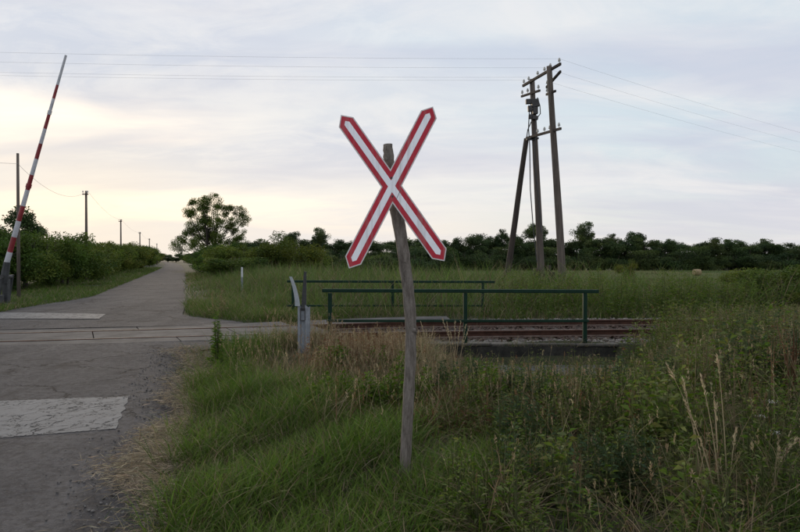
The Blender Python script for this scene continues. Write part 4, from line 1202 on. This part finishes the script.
# tufts in the flangeways and on the ballast
xs_ = rng.uniform(-9, 0, 900); of = rng.choice([-.70, .70, -.79, .79], 900) + rng.normal(0, .012, 900)
kk = rng.uniform(0, 1, 900) < patchy(xs_, of * 3, .8, 3); xs_, of = xs_[kk], of[kk]
Pt = np.array([tr_pt(a, b_, -.09) for a, b_ in zip(xs_, of)]); n = len(Pt)
c = pal(n, GREEN[:3] + TAN[:2]); grass(vm, Pt[:, 0], Pt[:, 1], rng.uniform(.06, .15, n), rng.uniform(.005, .01, n), c * .6, c, (.1, .8), (.1, .9), 2, base=Pt)
xs_ = rng.uniform(-1.6, 10, 2600); of = rng.uniform(-2.2, 2.2, 2600)
kk = rng.uniform(0, 1, 2600) < np.clip(patchy(xs_, of, 1.2, 3) - .35, 0, 1) * .6; xs_, of = xs_[kk], of[kk]
Pt = np.array([tr_pt(a, b_, -.18) for a, b_ in zip(xs_, of)]); n = len(Pt)
c = pal(n, GREEN[:2] + TAN); grass(vm, Pt[:, 0], Pt[:, 1], rng.uniform(.06, .22, n), rng.uniform(.005, .01, n), c * .6, c, (.1, .8), (.1, .9), 2, base=Pt)
o = vm.build('track_weeds', 'grass'); tag(o, 'sparse grass tufts growing between the rails and deck panels', 'grass', kind='stuff')
# field fringe
vm = VegMesh()
x, y = scatter(26000, -6, 95, 62, 130, lambda x, y: (x < .7 * y) * ss(20, 28, x - xr(y)) * (.2 + .8 * patchy(x, y, .08, 2))); n = len(x)
c = pal(n, [(.075, .105, .03), (.095, .12, .038), (.15, .14, .055)], (3, 3, 1.2)); grass(vm, x, y, rng.uniform(.25, .5, n), rng.uniform(.05, .11, n), c * .7, c, (.1, .4), (.1, .6), 2)
o = vm.build('field_grass', 'grass'); tag(o, 'pale green grass of the flat field before the tree line', 'grass', kind='stuff')

# ---- single plants that stand out
def weed_plant(name, px, d, top_py, label, cat, cols, nst, nleaf, leafL, leafW, spread=.12, branch=.6, cstem=(.06, .07, .03), heads=None, tan=False):
    X0 = (px - 400) / F * d; Y0 = d; g = float(h(X0, Y0))
    Ht = CAMH + (HOR - top_py) / F * d - g
    e = empty(name, (X0, Y0, g)); tag(e, label, cat)
    st = VegMesh(); lf = VegMesh()
    x = rng.normal(0, spread, nst); y = rng.normal(0, spread, nst)
    base = np.stack([x, y, np.full(nst, -.03)], -1)
    H = Ht * rng.uniform(.62, 1.0, nst); H[0] = Ht
    weed_arrays(lf, x, y, H, nleaf, cstem, cols, None, leafL, leafW, .3, branch, base=base)
    cs = np.tile(np.array(cstem), (nst, 1))
    for a in (0.3, 1.87):
        st.add(*blade_arrays(base, H * 1.0, np.full(nst, .012), np.full(nst, a), np.zeros(nst), np.zeros(nst), cs, cs, 3))
    st.build('stem', 'grass', e); lf.build('leaves', 'grass', e)
    if heads:
        hd = VegMesh(); k = heads['n'] * nst
        tip = np.repeat(base + np.array([0, 0, 1.]) * (H * .94)[:, None], heads['n'], 0)
        Pp = tip + rng.normal(0, heads['r'], (k, 3)) * np.array([1, 1, heads.get('zr', .25)])
        V, t_, C = leaf_arrays(Pp, rng.normal(0, 1, (k, 3)) + np.array([0, 0, .6]), np.full(k, heads['s']), np.full(k, heads['s'] * .7), pal(k, heads['c']), .1, 0)
        hd.add(V, None, t_, C); tag(hd.build('flower_head', 'grass', e), kind='stuff')
    return e
weed_plant('tall_weed', 217, 9.6, 308, 'single tall thin green weed at the road edge before the rails', 'weed', GREEN, 5, 90, .10, .022, .035, .35)
weed_plant('leafy_weed', 341, 8.6, 341, 'bushy dark green weed left of the wooden post among dry grass', 'weed', DKGREEN[:3] + GREEN[:1], 8, 60, .12, .045, .09, .6)
weed_plant('yellow_leaved_weed', 443, 8.4, 349, 'small weed with yellow leaves just right of the wooden post', 'weed', [(.40, .32, .08), (.26, .24, .06), (.10, .12, .04)], 4, 22, .08, .035, .07, .5)
weed_plant('leafy_weed', 456, 7.6, 366, 'dense dark green weed right of the wooden post', 'weed', DKGREEN[:3], 12, 70, .10, .04, .16, .7)
weed_plant('leafy_weed', 478, 8.0, 352, 'upright green weed in front of the culvert wall', 'weed', GREEN[:3] + DKGREEN, 6, 60, .10, .035, .10, .6)
weed_plant('leafy_weed', 590, 6.6, 375, 'green weed with yellowish flower spikes in the dip before the culvert', 'weed', GREEN[:3] + DKGREEN, 7, 50, .09, .03, .16, .6, heads=dict(n=14, r=.03, zr=1.6, s=.018, c=[(.40, .34, .05)]))
weed_plant('dock_plant', 799, 6.2, 300, 'rusty red seeding dock at the right edge of the photo', 'weed', RUST + [(.10, .035, .02)], 4, 150, .035, .022, .06, .35, (.13, .06, .035))
weed_plant('yarrow', 786, 4.6, 392, 'white flowering yarrow near the right edge of the photo', 'flower', DKGREEN, 4, 24, .08, .02, .08, .3, heads=dict(n=22, r=.018, zr=.2, s=.009, c=[(.55, .55, .53)]))
weed_plant('chicory', 196, 7.0, 425, 'small pale blue flowered chicory at the edge of the asphalt', 'flower', GREYG + GREEN[:1], 5, 16, .06, .015, .12, .5, heads=dict(n=7, r=.05, zr=1.2, s=.024, c=[(.30, .38, .58), (.38, .44, .60)]))
weed_plant('yellow_weed', 220, 17.8, 284, 'dry yellowish weed beside the far road edge past the rails', 'weed', TAN[:2] + GREYG, 5, 40, .10, .03, .10, .5, (.2, .16, .08))
# tall pale grass stalks, each tuft a thing
def stalk_tuft(d, tops, label, col=(.58, .48, .31), foot=None, w=.010, headlen=.13):
    fx_, = (foot,)
    X0 = (fx_ - 400) / F * d; g = float(h(X0, d))
    e = empty('tall_grass_tuft', (X0, d, g)); tag(e, label, 'grass tuft')
    for (px, py) in tops:
        tp = P3(px, py, d + random.uniform(-.08, .08)); v = tp - Vector((X0, d, g))
        b0 = Vector((random.uniform(-.05, .05), random.uniform(-.05, .05), -.03))
        pts_ = []
        for i in range(9):
            u = i / 8
            pts_.append(Vector((b0.x + (v.x - b0.x) * u ** 1.5, b0.y + (v.y - b0.y) * u, b0.z + (v.z - b0.z) * (u + .10 * u * (1 - u)))))
        o = MB().tube(pts_, [w * (.55 - .4 * i / 8) for i in range(9)], 5).build('stalk', None, e)
        add_tint(o.data, np.tile(np.array(col) * random.uniform(.75, 1.05), (len(o.data.vertices), 1))); o.data.materials.append(M['grass'])
        hv = VegMesh(); k = 34
        us = rng.uniform(0, 1, k); dirv = (pts_[-1] - pts_[-2]).normalized()
        Pp = np.array([tuple(pts_[-1] - dirv * headlen * float(a)) for a in us]) + rng.normal(0, .003, (k, 3))
        Dd = np.tile(np.array(dirv), (k, 1)) + rng.normal(0, .25, (k, 3))
        V, t_, C = leaf_arrays(Pp, Dd, np.full(k, .032), np.full(k, .008), pal(k, [col, tuple(np.array(col) * .8)]), .2, 0)
        hv.add(V, None, t_, C); hv.build('seed_head', 'grass', o)
    k = 40; lv = VegMesh(); xx = rng.normal(0, .05, k); yy = rng.normal(0, .05, k)
    c = pal(k, TAN[:2] + GREYG); lv.add(*blade_arrays(np.stack([xx, yy, np.full(k, -.02)], -1), rng.uniform(.2, .5, k), np.full(k, .006), rng.uniform(0, 6.28, k), rng.uniform(.1, .5, k), rng.uniform(.2, 1., k), c * .6, c, 3))
    lv.build('blades', 'grass', e)
    return e
stalk_tuft(4.3, [(668, 366), (683, 380), (686, 402), (702, 377)], 'left clump of tall pale grass stalks on the right bank', foot=712)
stalk_tuft(4.4, [(718, 356), (716, 404), (737, 430)], 'tallest straight pale grass stalks on the right bank', foot=728)
stalk_tuft(4.3, [(780, 450), (798, 440)], 'pale grass stalks low near the right edge of the photo', foot=776)
stalk_tuft(5.2, [(752, 390), (767, 394), (748, 425)], 'brownish bent grass stalks below the white flowers', (.24, .17, .09), foot=758)
stalk_tuft(9.6, [(442, 318), (447, 322), (455, 322), (461, 321), (466, 324), (470, 326), (450, 330)], 'stand of pale dry grass in front of the rails right of the post', (.50, .42, .28), foot=457, w=.012, headlen=.3)
stalk_tuft(9.2, [(421, 322), (426, 330), (434, 325)], 'few pale dry stalks close to the right of the post', (.46, .38, .25), foot=430, w=.011, headlen=.25)

# ------------------------------------------------------------------ trees and bushes
def tree_proto(seed, H, rx, z0, nclus, per, leaf, clus_r, cols, lobes=None, trunk_r=.18, multi=1, gaps=0.0, flat=.8):
    """tapered trunk with limbs to each lobe, crown of leaf clumps; returns trunk mesh and crown mesh"""
    r_ = np.random.default_rng(seed); rd = random.Random(seed)
    # cluster centres in an uneven envelope
    cz = (H + z0) / 2; hz = (H - z0) / 2
    if lobes is None:
        lobes = []
        for i in range(9):
            a = r_.uniform(0, 6.28); u = r_.uniform(-.75, .8); rr_ = math.sqrt(max(0, 1 - u * u)) * r_.uniform(.35, .75)
            lobes.append((math.cos(a) * rx * rr_, math.sin(a) * rx * rr_, cz + hz * u * .85, rx * r_.uniform(.28, .5)))
    centres = []
    k = 0
    while len(centres) < nclus:
        lx, ly, lz, lr = lobes[k % len(lobes)]; k += 1
        v = r_.normal(size=3); v /= np.linalg.norm(v); rad_ = lr * r_.uniform(.35, 1.0) ** .6
        centres.append((lx + v[0] * rad_, ly + v[1] * rad_, max(z0 * .8, lz + v[2] * rad_ * flat)))
    C = np.array(centres)
    # wood
    mb = MB(); random.seed(seed)
    for s in range(multi):
        a = rd.uniform(0, 6.28); ox, oy = (0, 0) if multi == 1 else (math.cos(a) * .15 * rx * .5, math.sin(a) * .15 * rx * .5)
        tx, ty = ox * 3.5, oy * 3.5
        mb.tube([(ox, oy, -.3), (ox * 1.3, oy * 1.3, H * .15), ((ox + tx) / 2 + rd.uniform(-.1, .1), (oy + ty) / 2, H * .45), (tx, ty, H * .8)], [trunk_r * 1.3, trunk_r, trunk_r * .7, trunk_r * .2], 7, jitter=.08)
        for (lx, ly, lz, lr) in lobes:
            if multi > 1 and rd.random() < .4: continue
            sz = max(H * .12, min(lz * rd.uniform(.35, .6), H * .6)); f = sz / H
            p0 = Vector((ox + (tx - ox) * f, oy + (ty - oy) * f, sz)); p1 = Vector((lx, ly, lz))
            md = p0.lerp(p1, .5) + Vector((rd.uniform(-.2, .2), rd.uniform(-.2, .2), -.08 * H * rd.random()))
            mb.tube([p0, md, p1], [trunk_r * .45, trunk_r * .3, trunk_r * .12], 5)
            for _ in range(3):
                c_ = Vector(C[rd.randrange(len(C))])
                if (c_ - p1).length < lr * 1.3: mb.tube([p1, c_], [trunk_r * .13, trunk_r * .05], 4)
    wood = mb.mesh('trunk', True); wood.materials.append(M['bark_dark'])
    # leaves
    n = nclus * per
    cr = clus_r * r_.uniform(.6, 1.25, nclus)
    off = r_.normal(size=(nclus, per, 3)); off /= np.linalg.norm(off, axis=-1, keepdims=True)
    off *= (r_.uniform(0, 1, (nclus, per, 1)) ** .5) * cr[:, None, None]; off[..., 2] *= .75
    Pp = (C[:, None, :] + off).reshape(-1, 3); Pp[:, 2] = np.maximum(Pp[:, 2], .05 + .2 * r_.uniform(0, 1, n))
    D = off.reshape(-1, 3) / cr.mean() + r_.normal(size=(n, 3)) * .8 + np.array([0, 0, .1])
    cc = np.repeat(pal(nclus, cols, jit=.22), per, 0) * r_.uniform(.8, 1.2, (n, 1))
    L = leaf * r_.uniform(.7, 1.35, n)
    V, t_, Cc = leaf_arrays(Pp, D, L, L * .55, cc, .15, .1)
    vmx = VegMesh(); vmx.add(V, None, t_, Cc); crown = vmx.mesh('crown'); crown.materials.append(M['leaf'])
    return wood, crown
LEAFC = [(.065, .095, .034), (.085, .115, .040), (.055, .082, .030), (.10, .122, .046)]
DARKC = [(.060, .084, .042), (.075, .100, .045), (.050, .072, .038)]
YELC = [(.13, .135, .040), (.11, .122, .038), (.085, .105, .036)]
LEAFC = lift(sat(LEAFC, 1.4), 1.12); YELC = sat(YELC, 1.3); DARKC = sat(DARKC, 1.35)
def place(name, proto, loc, sc, rz, label, cat, group=None):
    e = empty(name, loc, rz); e.scale = sc if hasattr(sc, '__len__') else (sc, sc, sc)
    tag(e, label, cat, group)
    link(bpy.data.objects.new('trunk', proto[0]), e)
    link(bpy.data.objects.new('crown', proto[1]), e)
    return e
# the lone tree right of the road: upright lobes with sky between
lob = []
for (px, py, r_) in ((186, 215, .9), (188, 232, 1.0), (195, 207, 1.0), (199, 222, 1.1), (205, 210, .9), (210, 203, .8), (212, 216, 1.1), (216, 201, 1.1), (219, 211, 1.2), (222, 226, 1.1), (228, 210, .7), (233, 222, .9), (239, 211, .8), (243, 220, .8), (236, 234, 1.0), (182, 240, .9), (205, 236, 1.2), (226, 240, 1.3), (192, 241, 1.2), (214, 238, 1.0)):
    p = P3(px, py, 88); lob.append((p.x - P3(211, 200, 88).x, rng.uniform(-2.2, 2.2), p.z + .2, r_ * 1.15))
for (px, py, r_) in ((180, 247, 1.0), (186, 226, .8), (198, 233, 1.0), (212, 230, 1.0), (229, 231, 1.0), (242, 241, 1.0), (199, 246, 1.1), (219, 247, 1.1), (234, 247, 1.1), (207, 222, .8)):
    p = P3(px, py, 88); lob.append((p.x - P3(211, 200, 88).x, rng.uniform(-2.2, 2.2), p.z + .2, r_ * 1.15))
big_tree = tree_proto(11, 11.0, 5.0, 1.2, 240, 185, .155, .68, LEAFC[:3], lob, .17, 3)
place('tree', big_tree, (P3(211, 200, 88).x, 88, -.2), (.92, .92, 1.0), 0, 'large loose-crowned tree standing alone right of the road', 'tree')
# prototypes
BUSH = [tree_proto(20 + i, 3.0, 2.0, .15, 70, 170, .115, .52, LEAFC if i != 2 else YELC, None, .05, 4) for i in range(4)]
TREE = [tree_proto(40 + i, 8.0, 3.0, .3, 95, 130, .24, .8, DARKC, None, .16, 1) for i in range(5)]
ROUND = [tree_proto(60 + i, 10.0, 3.0, 3.2, 62, 140, .26, .8, DARKC, None, .2, 1) for i in range(3)]
BUSH += [tree_proto(80 + i, 3.0, 2.0, .1, 60, 140, .14, .6, DARKC, None, .05, 4) for i in range(2)]
# hedge of bushes left of the road
rb = random.Random(5)
def bush_at(px, d, top_py, width, label, group=None, k=None, dz=0):
    X0 = (px - 400) / F * d
    if 176 <= px < 262: X0 = max(X0, float(xr(d)) + width * .5 + .9)
    if px < 176: X0 = min(X0, float(xl(d)) - width * .5 - 1.2 - rb.uniform(0, .8))
    g = float(h(X0, d)); Ht = CAMH + (HOR - top_py) / F * d - g
    s = Ht / 2.95
    return place('bush', BUSH[rb.randrange(4) if k is None else k], (X0, d, g + dz), (width / 3.6, width / 3.6, s), rb.uniform(0, 6.28), label, 'bush', group)
bush_at(-14, 31, 226, 4.6, 'dark green bush at the left edge of the photo behind the barrier', k=0)
bush_at(22, 33, 229, 4.2, 'dark green bush just right of the barrier base', k=1)
bush_at(48, 36, 231, 4.0, 'bush second from the barrier in the hedge left of the road', k=3)
bush_at(72, 38, 233, 4.0, 'rounded bush ending the near hedge below the second telephone pole', k=1)
tl_ = P3(14, 203, 37)
place('tree', TREE[1], (tl_.x, 37, 0), (.55, .55, (tl_.z) / 8.1), 1.0, 'small ragged tree rising over the hedge behind the barrier', 'tree')
place('tree', TREE[3], (P3(38, 222, 40).x, 40, 0), (.42, .42, P3(38, 222, 40).z / 8.1), 2.0, 'short tree over the hedge right of the barrier boom', 'tree')
row = [(60, 44, 238), (88, 47, 240), (80, 52, 241), (97, 55, 246), (108, 62, 243), (102, 70, 243), (117, 74, 243), (112, 82, 243), (125, 86, 244), (122, 96, 243), (133, 100, 245), (131, 112, 245), (139, 118, 247), (138, 130, 246), (145, 140, 248), (146, 155, 248), (151, 168, 249), (154, 188, 250), (158, 210, 251), (162, 235, 252), (165, 262, 252)]
for i, (px, d, tp) in enumerate(row):
    bush_at(px, d, tp + rb.uniform(-2.0, 1.5), 4.3 + d * .02, 'bush in the hedge receding along the left side of the road', 'hedge left of the road')
row = [(208, 52, 252), (196, 63, 250), (222, 60, 246), (238, 62, 243), (205, 74, 247), (252, 66, 247), (188, 92, 249), (186, 120, 251), (184, 150, 252), (181, 190, 254), (228, 76, 243), (200, 84, 246)]
for i, (px, d, tp) in enumerate(row):
    bush_at(px, d, tp + rb.uniform(-1, 1.5), 5.0 + d * .012, 'bush among the shrubs below the lone tree right of the road', 'shrubs right of the road', k=(0, 1, 3)[i % 3])
bush_at(268, 64, 237, 6.4, 'yellowish green bush between the lone tree and the crossbuck', k=2)
bush_at(290, 66, 240, 6.4, 'broad yellowish green bush left of the crossbuck foot', k=2)
bush_at(306, 75, 244, 6.0, 'dull green bush just left of the lower crossbuck blade', k=0)
for nth, (px, d, tp) in zip(('first', 'second', 'third', 'fourth', 'fifth', 'sixth'), ((325, 78, 248), (345, 80, 249), (368, 84, 250), (392, 86, 250), (416, 92, 249), (438, 96, 250))):
    bush_at(px, d, tp, 6.0, nth + ' dark bush from the left in the row behind the crossbuck', 'bushes behind the crossbuck', k=rb.choice((0, 4, 5)))
bush_at(792, 19.5, 266, 3.2, 'leafy green bush at the right edge beyond the track', k=1)
bush_at(768, 21, 268, 2.4, 'lighter green bush left of the bush at the right edge', k=3)
bush_at(625, 72, 262, 2.4, 'small brownish shrub at the near edge of the field', k=2)
# tree line across the field
def tl_label(px):
    if px < 345: return 'tree in the distant tree line left of the crossbuck', 'tree line left of the crossbuck'
    if px < 500: return 'tree in the distant tree line between crossbuck and utility pole', 'tree line between crossbuck and utility pole'
    if px < 640: return 'tree in the distant tree line behind the utility pole', 'tree line behind the utility pole'
    return 'tree in the dense distant tree line at the right of the field', 'tree line right of the utility pole'
def tree_at(px, d, top_py, wpx, label, group=None, kind=TREE, k=None, name='tree'):
    X0 = (px - 400) / F * d; g = float(h(X0, d)); Ht = CAMH + (HOR - top_py) / F * d - g
    pr = kind[rb.randrange(len(kind)) if k is None else k]; base = 8.0 if kind is TREE else 10.0
    w = wpx / F * d / 5.6
    return place(name, pr, (X0, d, g), (w, w, Ht / (base * .99)), rb.uniform(0, 6.28), label, 'tree', group)
px = 246
i = 0
while px < 860:
    top = np.interp(px, [240, 300, 345, 440, 480, 520, 560, 600, 660, 720, 760, 800, 860], [244, 239, 240, 239, 238, 240, 240, 239, 240, 243, 243, 246, 246]) + rb.uniform(-5.5, 4.0)
    lb, gp = tl_label(px)
    tree_at(px, 133 + rb.uniform(-2, 9), top, rb.uniform(26, 36), lb, gp); px += rb.uniform(8, 13); i += 1
px = 250
while px < 860:
    lb, gp = tl_label(px)
    bush_at(px, 130 + rb.uniform(-1, 2), rb.uniform(248, 255), rb.uniform(6.0, 8.5), lb.replace('tree in', 'undergrowth bush under'), gp.replace('tree line', 'undergrowth'), k=rb.choice((4, 5))); px += rb.uniform(9, 13)
for px, tp, w, lb, k in ((320, 226, 20, 'round-topped taller tree in the tree line left of the crossbuck', 0), (292, 232, 16, 'small round-topped tree rising from the tree line left of the crossbuck', 1), (501, 228, 15, 'slim taller tree left of the utility pole strut', 2), (538, 224, 26, 'broad taller tree directly behind the middle utility pole', 1), (584, 221, 26, 'tallest round-crowned tree just right of the utility poles', 0), (614, 233, 20, 'round-topped tree second to the right of the utility poles', 2), (637, 232, 22, 'wide-crowned tree third to the right of the utility poles', 1), (737, 238, 26, 'low domed tree standing above the right end of the tree line', 0)):
    tree_at(px, 138, tp, w, lb, None, ROUND, k)
for px, d, tp, w in ((176, 330, 254, 14), (168, 320, 254, 14), (184, 340, 253, 14), (160, 330, 253, 16), (192, 300, 252, 16)):
    tree_at(px, d, tp, w, 'tiny far tree closing the end of the road', 'trees at the end of the road')
